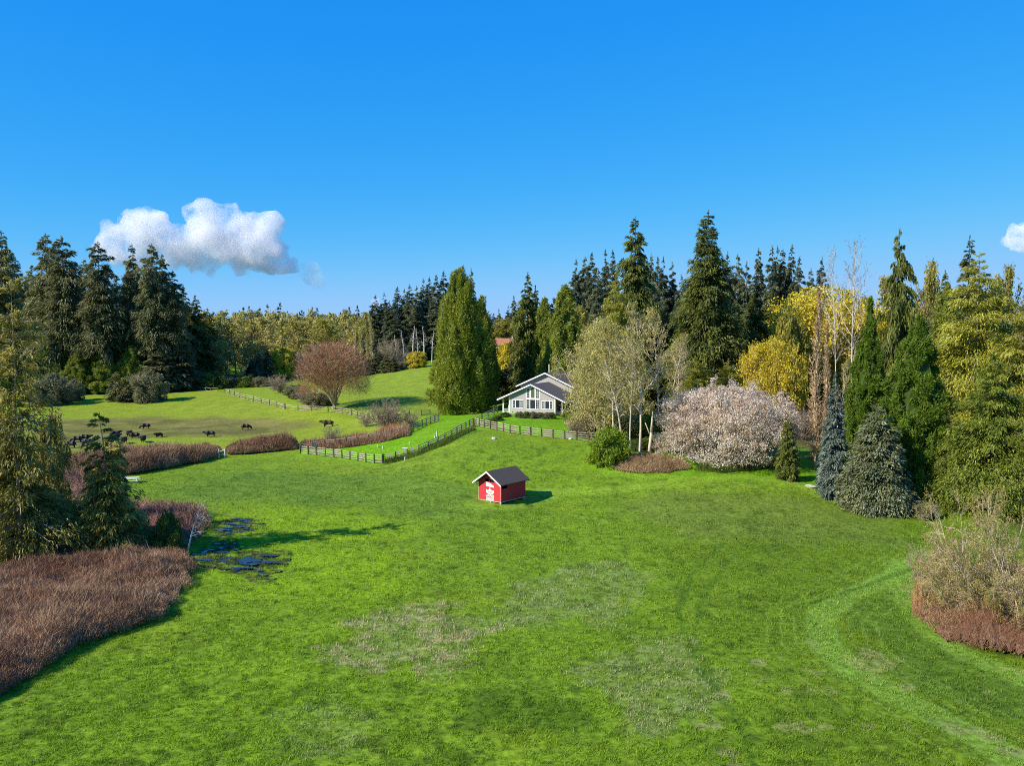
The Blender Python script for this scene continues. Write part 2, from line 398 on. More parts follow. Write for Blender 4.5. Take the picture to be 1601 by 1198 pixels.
def ground_col(x, y):
    x = np.asarray(x, float); y = np.asarray(y, float)
    n1 = fbm(x, y, 9, 3); n2 = fbm(x, y, 2.2, 9, 3); n3 = fbm(x, y, 28, 21, 3)
    def c(*a): return np.array(a)
    base = c(.115, .262, .012)[None]
    col = np.repeat(base, x.size, 0)
    def mix(mask, cc):
        nonlocal col
        col = col * (1 - mask[:, None]) + np.asarray(cc)[None] * mask[:, None]
    def reg(name, soft, cc, amt=1.0, wob=3.0, ns=5):
        sd = poly_sd(x, y, R_[name]) + (fbm(x, y, ns, hash_seed[name], 3) - .5) * wob * 2
        mix(sstep(-soft, soft, sd) * amt, cc)
    hash_seed = {k: 100 + 7 * i for i, k in enumerate(R_)}
    mix(sstep(.5, .8, n3) * .5, (.135, .27, .022))
    mix(sstep(.52, .75, n1) * .25, (.075, .19, .010))
    mix(sstep(.55, .8, fbm(x, y, 6, 77)) * .4, (.16, .30, .014))
    reg('lawn', 2, (.098, .315, .004), .88, 1.5)
    reg('pasture', 3, (.17, .30, .020), .95, 1)
    reg('hillfield', 2, (.155, .29, .022), .9, 1)
    mix(sstep(.5, .7, fbm(x, y, 14, 55)) * .25 * (y > 150), (.13, .25, .02))
    reg('brown', 4, (.125, .152, .042), .8, 5, 9)
    bm = sstep(-2, 6, poly_sd(x, y, R_['brown']) + (fbm(x, y, 7, 5) - .5) * 12)
    mix(bm * sstep(.5, .62, n1) * .7, (.085, .11, .028))
    mix(bm * sstep(.55, .65, fbm(x, y, 5, 41)) * .6, (.19, .23, .060))
    reg('bright', 2.5, (.150, .335, .008), .8, 3)
    reg('bright2', 4, (.125, .29, .010), .6, 4)
    reg('dull', 3, (.085, .21, .022), .75, 5)
    reg('greyR', 3, (.13, .25, .035), .7, 4)
    reg('apron', .8, (.135, .31, .022), .9, .8)
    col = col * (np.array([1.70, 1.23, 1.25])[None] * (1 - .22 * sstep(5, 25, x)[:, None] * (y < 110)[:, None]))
    reg('wood', 3, (.12, .085, .04), .9, 3)
    # tufty pale patches
    for nm, amt in (('dead1', .95), ('grey1', .7), ('grey2', .7), ('grey3', .35)):
        sd = poly_sd(x, y, R_[nm]) + (fbm(x, y, 2.5, 31, 3) - .5) * 5
        m = sstep(-.6, .8, sd)
        mix(m * .5 * amt, (.22, .28, .075))
        mix(m * sstep(.5, .62, fbm(x, y, .8, 61, 3)) * amt * .45, (.46, .42, .22) if nm == 'dead1' else (.31, .36, .14))
    reg('dark1', 1.2, (.075, .165, .006), .75, 2, 2.5)
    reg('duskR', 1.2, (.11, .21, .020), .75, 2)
    dm = sstep(.5, .62, n2) * .22
    mix(dm * (y < 140), (.095, .18, .010))
    mix(sstep(.62, .72, fbm(x, y, 1.0, 71, 3)) * .6 * (y < 140), (.07, .13, .008))
    w = (n1 - .5) * .6
    for nm, wd, cc, amt in (('m1', 1.3, (.22, .38, .045), .75), ('m2', 1.2, (.22, .38, .045), .7), ('m3', .35, (.05, .14, .008), .6), ('m4', .25, (.055, .15, .01), .5),
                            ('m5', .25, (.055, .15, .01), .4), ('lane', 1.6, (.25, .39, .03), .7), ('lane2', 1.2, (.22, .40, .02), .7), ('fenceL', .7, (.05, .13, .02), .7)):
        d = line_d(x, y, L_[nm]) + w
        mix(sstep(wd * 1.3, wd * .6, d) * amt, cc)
    d = line_d(x, y, L_['m1']) + w * .4
    mix(sstep(.75, 1.0, np.cos(d * 6.5)) * (d < 4.5) * .5, (.25, .40, .06))
    wv = wet(x, y)
    mix(sstep(-2.0, -.3, wv) * .9, (.040, .042, .020))
    # tyre / mower stripes running away from the camera
    st = np.sin((x * .985 + y * .17 + (n3 - .5) * 3) * 2 * PI / 2.6)
    mix(sstep(.7, 1, st) * .13 * (y < 115), (.28, .38, .04))
    # drying spots along the track bottom right
    sp = sstep(.70, .78, fbm(x, y, 1.6, 91, 2)) * (x > 10) * (y < 62)
    mix(sp * .6, (.30, .33, .10))
    mix(sstep(380, 470, np.hypot(x, y)) * .9, (.10, .105, .06))
    return np.clip(col, 0, 1)

# water: shallow flooded hollows
W_ = [gpoly([(345, 825), (362, 815), (385, 812), (400, 822), (385, 830), (352, 836)]),
      gpoly([(318, 868), (352, 850), (362, 868), (400, 866), (438, 866), (432, 884), (412, 905), (398, 896), (360, 888), (318, 882)])]
def wet(x, y):                       # >0 : under water
    r = np.full(np.shape(x), -9.0)
    for i, p in enumerate(W_):
        sd = poly_sd(x, y, p)
        ri = sd * .35 + (fbm(x * .55, y * 1.25, .55, 200 + i, 4) - .60) * 6.0
        r = np.maximum(r, np.where(sd < -1.2, -9.0, ri))
    return r

# ------------------------------------------------------------------ terrain sheet: a disc round the camera, finer ahead
def build_terrain():
    ang = np.concatenate([np.linspace(-.66, .66, 620), np.linspace(.68, PI * 2 - .68, 120)])      # angle from +Y
    r1 = np.geomspace(24, 130, 330); r2 = np.geomspace(131, 420, 150)[0:]; r3 = np.geomspace(430, 6000, 60)
    rad = np.concatenate([[3, 8, 13, 18, 21.5], r1, r2, r3])
    A, Rr = np.meshgrid(ang, rad)
    x = (np.sin(A) * Rr).ravel(); y = (np.cos(A) * Rr).ravel()
    z = gz(x, y)
    near = sstep(160, 60, np.hypot(x, y)) * (np.abs(x) < 110)
    z = z + (fbm(x, y, 1.1, 5, 3) - .5) * .16 * near + (fbm(x, y, 7, 8, 2) - .5) * .25
    z = z - sstep(-.6, .6, wet(x, y)) * .14
    m, n = len(rad), len(ang)
    V = np.concatenate([np.stack([x, y, z], -1), [[0, 0, float(gz(0, 18)[0])]]])
    i = np.arange(m - 1)[:, None] * n; j = np.arange(n)[None]
    j2 = (j + 1) % n
    q = np.stack([i + j, i + j2, i + n + j2, i + n + j], -1).reshape(-1, 4)[:, ::-1]
    c = len(V) - 1
    t = np.stack([np.full(n, c), (np.arange(n) + 1) % n, np.arange(n)], -1)[:, ::-1]
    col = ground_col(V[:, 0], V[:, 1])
    mt, nt, b = newmat("grass_ground")
    at = N_(nt, "ShaderNodeAttribute", attribute_name="col")
    tc = N_(nt, "ShaderNodeTexCoord")
    n1 = N_(nt, "ShaderNodeTexNoise"); n1.inputs['Scale'].default_value = 2.2; n1.inputs['Detail'].default_value = 8; n1.inputs['Roughness'].default_value = .65
    n2 = N_(nt, "ShaderNodeTexNoise"); n2.inputs['Scale'].default_value = .35; n2.inputs['Detail'].default_value = 5
    mr = N_(nt, "ShaderNodeMapRange"); mr.inputs[1].default_value = .3; mr.inputs[2].default_value = .7; mr.inputs[3].default_value = .42; mr.inputs[4].default_value = 1.12
    mr2 = N_(nt, "ShaderNodeMapRange"); mr2.inputs[1].default_value = .35; mr2.inputs[2].default_value = .65; mr2.inputs[3].default_value = .88; mr2.inputs[4].default_value = 1.1
    mu = N_(nt, "ShaderNodeMath", operation='MULTIPLY')
    h = N_(nt, "ShaderNodeHueSaturation"); h.inputs['Saturation'].default_value = 1.0
    for k in (n1, n2): nt.links.new(tc.outputs['Object'], k.inputs['Vector'])
    nt.links.new(n1.outputs[0], mr.inputs[0]); nt.links.new(n2.outputs[0], mr2.inputs[0])
    nt.links.new(mr.outputs[0], mu.inputs[0]); nt.links.new(mr2.outputs[0], mu.inputs[1])
    nt.links.new(at.outputs['Color'], h.inputs['Color']); nt.links.new(mu.outputs[0], h.inputs['Value'])
    nt.links.new(h.outputs[0], b.inputs['Base Color'])
    bp = N_(nt, "ShaderNodeBump"); bp.inputs['Strength'].default_value = .7; bp.inputs['Distance'].default_value = .12
    nt.links.new(n1.outputs[0], bp.inputs['Height']); nt.links.new(bp.outputs[0], b.inputs['Normal'])
    b.inputs['Roughness'].default_value = .9; b.inputs['Specular IOR Level'].default_value = .1
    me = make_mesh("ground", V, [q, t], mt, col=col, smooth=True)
    tag(link("ground", me), kind='structure')
    # water surface: one flat sheet per hollow, dipping under the ground at its rim
build_terrain()

def build_water():
    mw, nt, b = newmat("still_water")
    b.inputs['Base Color'].default_value = (.02, .022, .014, 1); b.inputs['Roughness'].default_value = .12
    b.inputs['Specular IOR Level'].default_value = .16
    no = N_(nt, "ShaderNodeTexNoise"); no.inputs['Scale'].default_value = 5
    bp = N_(nt, "ShaderNodeBump"); bp.inputs['Strength'].default_value = .12; bp.inputs['Distance'].default_value = .05
    nt.links.new(no.outputs[0], bp.inputs['Height']); nt.links.new(bp.outputs[0], b.inputs['Normal'])
    for i, p in enumerate(W_):
        s = .14
        xs = np.arange(p[:, 0].min() - 1.5, p[:, 0].max() + 1.5, s); ys = np.arange(p[:, 1].min() - 1.5, p[:, 1].max() + 1.5, s)
        X, Y = np.meshgrid(xs, ys)
        w = wet(X.ravel(), Y.ravel()).reshape(X.shape)
        zz = gz(X.ravel(), Y.ravel()) + .085
        ok = (w[:-1, :-1] > 0) & (w[1:, 1:] > -.2) & (w[:-1, 1:] > -.2) & (w[1:, :-1] > -.2)
        a, bb = np.nonzero(ok); n = X.shape[1]
        q = np.stack([a * n + bb, a * n + bb + 1, (a + 1) * n + bb + 1, (a + 1) * n + bb], -1)
        me = make_mesh("water", np.stack([X.ravel(), Y.ravel(), zz], -1), [q], mw)
        tag(link("water", me), kind='structure')
build_water()

# ------------------------------------------------------------------ grass blades on the near meadow
THICKETS = []                        # filled below: footprints where no grass grows
def build_grass(n=1500000):
    rng = np.random.default_rng(5)
    # even cover of the view: density falls with distance
    u = rng.random(n)
    Y = 1 / (1 / 27.0 + u * (1 / 150.0 - 1 / 27.0))
    X = (rng.random(n) * 2 - 1) * Y * .70
    # gather into tufts
    tn = fbm(X, Y, .38, 301, 2) + .25 * (fbm(X, Y, 3, 302, 2) - .5)
    keep = (tn > .42 + .36 * (rng.random(n) - .5)) & (wet(X, Y) < .7 * rng.random(n))
    for p in THICKETS_EARLY: keep &= poly_sd(X, Y, p) < -.1
    X = X[keep]; Y = Y[keep]; tn = tn[keep]; n = len(X)
    col = ground_col(X, Y)
    lum = col.mean(-1)
    Z = gz(X, Y)
    near = sstep(160, 60, np.hypot(X, Y)) * (np.abs(X) < 110)
    Z = Z + (fbm(X, Y, 1.1, 5, 3) - .5) * .16 * near + (fbm(X, Y, 7, 8, 2) - .5) * .25 - sstep(-.6, .6, wet(X, Y)) * .14
    az = rng.random(n) * 2 * PI
    sc_ = np.clip(Y / 60, .6, 1.6)
    hgt = (.05 + .22 * rng.random(n) * np.clip((tn - .30) * 2.2, 0, 1)) * (0.75 + .25 * sc_)
    dead = (col[:, 2] > .09)
    hgt = np.where(dead, hgt * 1.3, hgt)
    hgt = np.where(poly_sd(X, Y, R_['apron']) > 0, hgt * .4, hgt)
    hgt = np.where(poly_sd(X, Y, R_['lawn']) > 0, hgt * .6, hgt)
    wd = (.014 + .018 * rng.random(n)) * sc_ * 1.0
    lean = .12 * (.3 + rng.random(n))
    la = az + PI / 2 + rng.normal(0, .5, n)
    dx = np.cos(az) * wd; dy = np.sin(az) * wd
    P = np.stack([X, Y, Z - .01], -1)
    V = np.empty((n, 3, 3), np.float32)
    V[:, 0] = P + np.stack([dx, dy, 0 * dx], -1); V[:, 1] = P - np.stack([dx, dy, 0 * dx], -1)
    V[:, 2] = P + np.stack([np.cos(la) * lean, np.sin(la) * lean, hgt], -1)
    v = (.58 + .80 * rng.random(n) + .5 * (tn - .5))[:, None]
    col = col * v * np.array([1.08, 1.05, 1.0])
    for nm, amt, pc in (('dead1', .60, (.60, .50, .24)), ('grey1', .40, (.40, .44, .15)), ('grey2', .40, (.42, .45, .16)), ('grey3', .25, (.37, .42, .15))):
        sd = poly_sd(X, Y, R_[nm]) + (fbm(X, Y, 2.5, 31, 3) - .5) * 5
        pk = rng.random(n) < amt * sstep(-1.6, 1.2, sd) * sstep(.30, .62, fbm(X, Y, .8, 61, 3))
        col[pk] = np.array(pc) * (.7 + .5 * rng.random((int(pk.sum()), 1)))
        hgt = np.where(pk, hgt * 1.25 + .04, hgt)
    V[:, 2, 2] = P[:, 2] + hgt
    ye = rng.random(n) < .04
    col[ye] = col[ye] * .5 + np.array([.26, .26, .09]) * .5
    mt, nt, b = newmat("grass_blades")
    at = N_(nt, "ShaderNodeAttribute", attribute_name="col")
    nt.links.new(at.outputs['Color'], b.inputs['Base Color']); b.inputs['Roughness'].default_value = .6; b.inputs['Specular IOR Level'].default_value = .2
    t = N_(nt, "ShaderNodeBsdfTranslucent"); nt.links.new(at.outputs['Color'], t.inputs[0])
    mx = N_(nt, "ShaderNodeMixShader"); mx.inputs[0].default_value = .35
    nt.links.new(b.outputs[0], mx.inputs[1]); nt.links.new(t.outputs[0], mx.inputs[2]); nt.links.new(mx.outputs[0], nt.nodes["Material Output"].inputs[0])
    me = make_mesh("grass", V.reshape(-1, 3), [np.arange(3 * n).reshape(-1, 3)], mt, col=np.clip(col, 0, 1))
    tag(link("grass", me), 'bright green spring grass covering the whole meadow and lawns', 'grass', kind='stuff')
TH = {
 'lower': gpoly([(-420, 1198), (-200, 1165), (-40, 1130), (20, 1090), (70, 1050), (130, 1015), (205, 990), (262, 965), (288, 930), (302, 895), (300, 868), (262, 862), (200, 880), (120, 885), (0, 905), (-300, 930)]),
 'upper': gpoly([(-300, 905), (-300, 760), (0, 762), (92, 752), (150, 752), (195, 780), (205, 798), (262, 800), (318, 800), (328, 820), (312, 845), (290, 862), (235, 872), (150, 876), (60, 890)]),
 'strip': gpoly([(60, 752), (120, 750), (200, 744), (270, 732), (325, 722), (347, 714), (343, 706), (300, 710), (200, 716), (100, 728), (40, 740)]),
 'strip2': gpoly([(354, 713), (400, 710), (464, 704), (464, 695), (400, 698), (356, 704)]),
 'behind': gpoly([(468, 701), (520, 703), (590, 694), (640, 682), (640, 675), (590, 682), (520, 692), (470, 694)]),
 'mound': gpoly([(940, 722), (960, 737), (1000, 742), (1050, 741), (1078, 733), (1070, 722), (1020, 716), (960, 714)]),
 'right': gpoly([(1430, 965), (1445, 985), (1475, 1008), (1530, 1020), (1601, 1038), (1720, 1070), (1900, 1070), (1900, 900), (1640, 900), (1500, 920), (1440, 935)]),
}
THICKETS_EARLY = [TH[k] for k in ('lower', 'upper', 'strip', 'mound', 'right')]
build_grass()

# ------------------------------------------------------------------ plant builders (numpy)
def nrm(a): return a / (np.linalg.norm(a, axis=-1, keepdims=True) + 1e-9)
class PB:                            # collects triangles with a per-face value
    def __init__(s): s.V = []; s.v = []
    def tris(s, T, v): s.V.append(np.asarray(T, np.float32).reshape(-1, 3)); s.v.append(np.broadcast_to(np.asarray(v, np.float32), (len(T),)))
    def spikes(s, P, D, N, L, W, v):
        D = nrm(D); S = nrm(np.cross(D, N)); L = np.asarray(L)[:, None]; W = np.asarray(W)[:, None] * .5
        s.tris(np.stack([P - S * W, P + S * W, P + D * L], 1), v)
    def kites(s, P, D, N, L, W, v):
        D = nrm(D); S = nrm(np.cross(D, N)); L = np.asarray(L)[:, None]; W = np.asarray(W)[:, None] * .5
        a = P; b = P + D * L * .5 + S * W; c = P + D * L; d = P + D * L * .5 - S * W
        s.tris(np.stack([a, b, c], 1), v); s.tris(np.stack([a, c, d], 1), v)
    def tubes(s, A, B, ra, rb, v=.5, n=3):
        D = nrm(B - A); ref = np.where(np.abs(D[:, 2:3]) > .9, np.array([[1., 0, 0]]), np.array([[0, 0, 1.]]))
        a = nrm(np.cross(D, ref)); b = np.cross(D, a)
        ra = np.broadcast_to(np.asarray(ra, float), (len(A),))[:, None]; rb = np.broadcast_to(np.asarray(rb, float), (len(A),))[:, None]
        for i in range(n):
            t0 = 2 * PI * i / n; t1 = 2 * PI * (i + 1) / n
            u0 = a * math.cos(t0) + b * math.sin(t0); u1 = a * math.cos(t1) + b * math.sin(t1)
            s.tris(np.stack([A + u0 * ra, A + u1 * ra, B + u1 * rb], 1), v); s.tris(np.stack([A + u0 * ra, B + u1 * rb, B + u0 * rb], 1), v)
    def mesh(s, name, mat):
        V = np.concatenate(s.V); return make_mesh(name, V, [np.arange(len(V)).reshape(-1, 3)], mat, val=np.concatenate(s.v))

def trunk_mesh(name, mat, h, r, rng, n=8, seg=10, bend=.0, top=1.0, flare=1.5, lean=(0, 0)):
    t = np.linspace(0, top, seg + 1)
    cx = np.cumsum(rng.normal(0, bend, seg + 1)) * h / seg + lean[0] * h * t; cyy = np.cumsum(rng.normal(0, bend, seg + 1)) * h / seg + lean[1] * h * t
    cx -= cx[0]; cyy -= cyy[0]
    rr = r * (1 - t * .97) * (1 + (flare - 1) * np.exp(-t * 30))
    a = np.linspace(0, 2 * PI, n, endpoint=False)
    V = np.stack([cx[:, None] + np.cos(a) * rr[:, None], cyy[:, None] + np.sin(a) * rr[:, None], np.repeat((t * h)[:, None] - .3 * (t[:, None] == 0), n, 1)], -1).reshape(-1, 3)
    i = np.arange(seg)[:, None] * n; j = np.arange(n)[None]
    q = np.stack([i + j, i + (j + 1) % n, i + n + (j + 1) % n, i + n + j], -1).reshape(-1, 4)
    return make_mesh(name, V, [q], mat, smooth=True), (t * h, cx, cyy)

def conifer(seed, h, R, c0=.12, nb=420, ns=45, L=1.0, W=.34, rise=.1, droop=.35, pw=.85, irr=.3, hang=.25, mat='fir', bark='bark', gaps=0.0, tr=None, spread=.18, low=.6, stub=30, bend=.0, lean=(0, 0), lateral=.6, up=.35, tiers=0):
    rng = np.random.default_rng(seed)
    tm, (tz, tx, ty) = trunk_mesh("trunk", M[bark], h, tr or h * .011 + .06, rng, bend=bend, lean=lean)
    u = rng.random(nb); t = 1 - np.where(rng.random(nb) < .75, np.sqrt(u), u); t = np.sort(t)
    if tiers:
        t = (np.floor(t * tiers) + rng.normal(.5, .12, nb)) / tiers
    t = np.clip(t, .0, .995); th = c0 + (1 - c0) * t
    az = rng.random(nb) * 2 * PI
    prof = (1 - t) ** pw * np.minimum(1, low + t / .15 * (1 - low)) + .012
    ln = R * prof * (1 + irr * rng.normal(0, 1, nb).clip(-1.6, 1.4)) * (1 + irr * .6 * np.sin(az * 2 + t * 9 + seed) * np.sin(t * 17 + seed * 2))
    ln = np.maximum(ln, .02 * R)
    if gaps > 0: keepb = fbm(az * 3, th * h * .5, 2.2, seed + 5, 2) > gaps; 
    else: keepb = np.ones(nb, bool)
    az, th, ln, t = az[keepb], th[keepb], ln[keepb], t[keepb]; nb = len(az)
    bv = rng.random(nb)
    k = np.repeat(np.arange(nb), ns)
    # sprays: fewer on short branches
    kp = rng.random(nb * ns) < np.clip(.25 + ln[k] / (R * .6), 0, 1); k = k[kp]; n = len(k)
    s = .12 + .88 * rng.random(n) ** .7
    rad = np.stack([np.cos(az), np.sin(az), 0 * az], -1)[k]; lat = np.stack([-np.sin(az), np.cos(az), 0 * az], -1)[k]
    l = ln[k]; tt = t[k]
    brise = (rng.normal(0, .16, nb))[k]; droop_ = droop * (.55 + .9 * rng.random(nb))[k]
    ri = rise + up * tt ** 2 + brise
    slope_ = ri - 2 * droop_ * s
    bx = np.interp(th * h, tz, tx)[k]; by = np.interp(th * h, tz, ty)[k]
    z = th[k] * h + l * (ri * s - droop_ * s * s)
    lo = rng.normal(0, 1, n).clip(-2, 2) * spread * l * (1.15 - s) ** .6
    P = rad * (l * s)[:, None] + lat * lo[:, None]; P[:, 0] += bx; P[:, 1] += by
    P[:, 2] += z - np.abs(lo) * .15 + rng.normal(0, .07, n) * l
    D = rad + lat * (np.sign(lo) * lateral * rng.random(n))[:, None] + rng.normal(0, .25, (n, 3)); D[:, 2] += slope_ - hang * rng.random(n) * 1.5
    N = rng.normal(0, .45, (n, 3)) + np.array([0, 0, 1.0])
    szf = (.45 + .55 * np.clip(l / (R * .5), 0, 1)) * (.7 + .6 * rng.random(n))
    pb = PB(); pb.spikes(P, D, N, L * szf, W * szf, np.clip(.30 + .25 * (bv[k] - .5) * 2 + .45 * (rng.random(n) - .3), 0, 1))
    # leader
    m = 26; zz = h * (.955 + .055 * rng.random(m)); a = rng.random(m) * 6.28
    pb.spikes(np.stack([np.interp(zz, tz, tx), np.interp(zz, tz, ty), zz - .3], -1), np.stack([np.cos(a) * .5, np.sin(a) * .5, .9 + 0 * a], -1), rng.normal(0, 1, (m, 3)), np.full(m, L * .8), np.full(m, W * .5), .4)
    cm = pb.mesh("crown", M[mat])
    # visible limbs go with the trunk
    bt = PB(); sel = rng.permutation(nb)[:min(nb, 120)]
    A = np.stack([bx_ := np.interp(th[sel] * h, tz, tx), np.interp(th[sel] * h, tz, ty), th[sel] * h], -1)
    r3 = np.stack([np.cos(az[sel]), np.sin(az[sel]), 0 * sel], -1)
    B = A + r3 * (ln[sel] * .5)[:, None]; B[:, 2] += ln[sel] * ((rise + up * t[sel] ** 2) * .5 - droop * .25)
    C_ = A + r3 * (ln[sel] * .92)[:, None]; C_[:, 2] += ln[sel] * ((rise + up * t[sel] ** 2) * .92 - droop * .85)
    rb = ln[sel] * .013 + .02
    bt.tubes(A, B, rb, rb * .7); bt.tubes(B, C_, rb * .7, rb * .2)
    lm = bt.mesh("limbs", M[bark])
    return dict(h=h, R=R, trunk=tm, limbs=lm, crown=cm)

def plume_tree(seed, h, R, prof, K_=260, per=110, cs=1.0, stretch=2.2, L=.5, W=.2, mat='thuja', bark='bark', inner=.3, updir=.8, flick=.5, base=.03, tr=None, core=.62, squash=1.0, dep=.18):
    """dense crown built of overlapping plumes of leaf sprays set over a shaped body"""
    rng = np.random.default_rng(seed)
    tm, (tz, tx, ty) = trunk_mesh("trunk", M[bark], h * .97, tr or h * .014 + .08, rng, flare=1.8)
    tt_ = np.linspace(0, 1, 200); w = prof(tt_); cdf = np.cumsum(w + .05); cdf /= cdf[-1]
    t = np.interp(rng.random(K_), cdf, tt_); az = rng.random(K_) * 2 * PI
    lob = 1 + .16 * np.sin(az * 3 + seed + t * 5) + .10 * np.sin(az * 7 + t * 13)
    inn = rng.random(K_) < inner
    rr = R * prof(t) * lob * np.where(inn, rng.random(K_) * .8, (1 - dep) + (dep + .06) * rng.random(K_))
    C = np.stack([np.cos(az) * rr, np.sin(az) * rr * squash, h * (base + (1 - base) * t)], -1)
    csz = cs * (.6 + .7 * rng.random(K_)) * (.5 + .5 * np.clip(prof(t) / .6, 0, 1))
    k = np.repeat(np.arange(K_), per); n = len(k)
    d = nrm(rng.normal(0, 1, (n, 3))); rd = rng.random(n) ** .33
    off = d * rd[:, None] * csz[k][:, None]; off[:, 2] *= stretch
    P = C[k] + off
    out = nrm(C * np.array([1, 1, 0]) + 1e-6)[k]
    D = out * .55 + d * .5 + rng.normal(0, flick, (n, 3)); D[:, 2] += updir
    N = out + d * .6 + rng.normal(0, .4, (n, 3))
    # sprays face outward: the blade plane stands across the outward direction
    pv = rng.random(K_)
    v = np.clip(.25 + .3 * pv[k] + .45 * (rng.random(n) - .25), 0, 1)
    szf = .6 + .7 * rng.random(n)
    pb = PB(); pb.spikes(P, D, N, L * szf, W * szf, v)
    m = 60; zz = h * (.94 + .07 * rng.random(m)); a = rng.random(m) * 6.28; rr = (1.01 - zz / h) * R * .5
    pb.spikes(np.stack([np.cos(a) * rr, np.sin(a) * rr, zz - .3], -1), np.stack([np.cos(a) * .3, np.sin(a) * .3, 1 + 0 * a], -1), rng.normal(0, 1, (m, 3)), np.full(m, L * 1.3), np.full(m, W), .5)
    if core > 0:                     # dense crown inside in the darkest leaf tone, its shade put into colour
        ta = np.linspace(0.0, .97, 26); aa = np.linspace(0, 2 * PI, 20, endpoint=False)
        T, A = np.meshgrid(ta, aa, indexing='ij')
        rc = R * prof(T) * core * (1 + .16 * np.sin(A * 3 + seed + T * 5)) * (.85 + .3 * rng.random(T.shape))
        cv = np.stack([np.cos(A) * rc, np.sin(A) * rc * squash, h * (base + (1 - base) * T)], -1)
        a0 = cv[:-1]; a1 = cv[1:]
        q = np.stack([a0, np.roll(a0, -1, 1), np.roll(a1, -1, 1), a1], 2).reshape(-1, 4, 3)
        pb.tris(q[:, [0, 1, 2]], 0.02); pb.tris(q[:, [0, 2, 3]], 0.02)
    return dict(h=h, R=R, trunk=tm, limbs=None, crown=pb.mesh("crown", M[mat]))

def dome_shell(kind, n, h, R, z0=.0, size=.15, asp=.8, depth=.3, lump=.12, pw=2.2, mid=.35, seed=0, cx=0.0, thin=.0):
    """leaf or twig scatter through the outer part of a rounded crown, thickest in the bouquets"""
    def f(lf, tw, rng):
        th = rng.random(n) * 2 * PI; u = rng.random(n)
        t = np.clip(1 - (1 - u) ** .75, 0, .999)
        prof = np.clip(1 - np.abs((t - mid) / np.where(t > mid, 1 - mid, mid * 1.6)) ** pw, 0, 1) ** .5
        lob = 1 + lump * np.sin(th * 5 + seed + t * 7) * np.sin(th * 3 + t * 11 + seed) + lump * .8 * (fbm(th * 3 + 20, t * 9, .7, seed, 2) - .5) * 2
        k = 1 - depth * rng.random(n) ** 1.6
        r = R * prof * lob * k
        P = np.stack([np.cos(th) * r + cx * t, np.sin(th) * r, z0 + (h - z0) * (1 - (1 - t) * k ** .3)], -1)
        P += rng.normal(0, size * .7, (n, 3))
        keep = fbm(th * 4 + 50, t * 14 + P[:, 2] * .2, .8, seed + 3, 2) > thin + .25 * (rng.random(n) - .5)
        P = P[keep]; m = len(P); th_ = th[keep]
        out = np.stack([np.cos(th_), np.sin(th_), .5 + 0 * th_], -1)
        tone = fbm(P[:, 0] + 30, P[:, 2] + P[:, 1] * .5, R * .16, seed + 5, 3)
        v = np.clip(.15 + .9 * (tone - .3) + .4 * rng.random(m), 0, 1)
        sz = size * (.6 + .8 * rng.random(m))
        if kind == 'leaf': lf.kites(P, rng.normal(0, 1, (m, 3)) + out * .4, rng.normal(0, .8, (m, 3)) + out, sz, sz * asp, v[:])
        else: tw.spikes(P, out + rng.normal(0, .5, (m, 3)) + np.array([0, 0, .5]), rng.normal(0, 1, (m, 3)), sz, sz * asp, v)
    return f
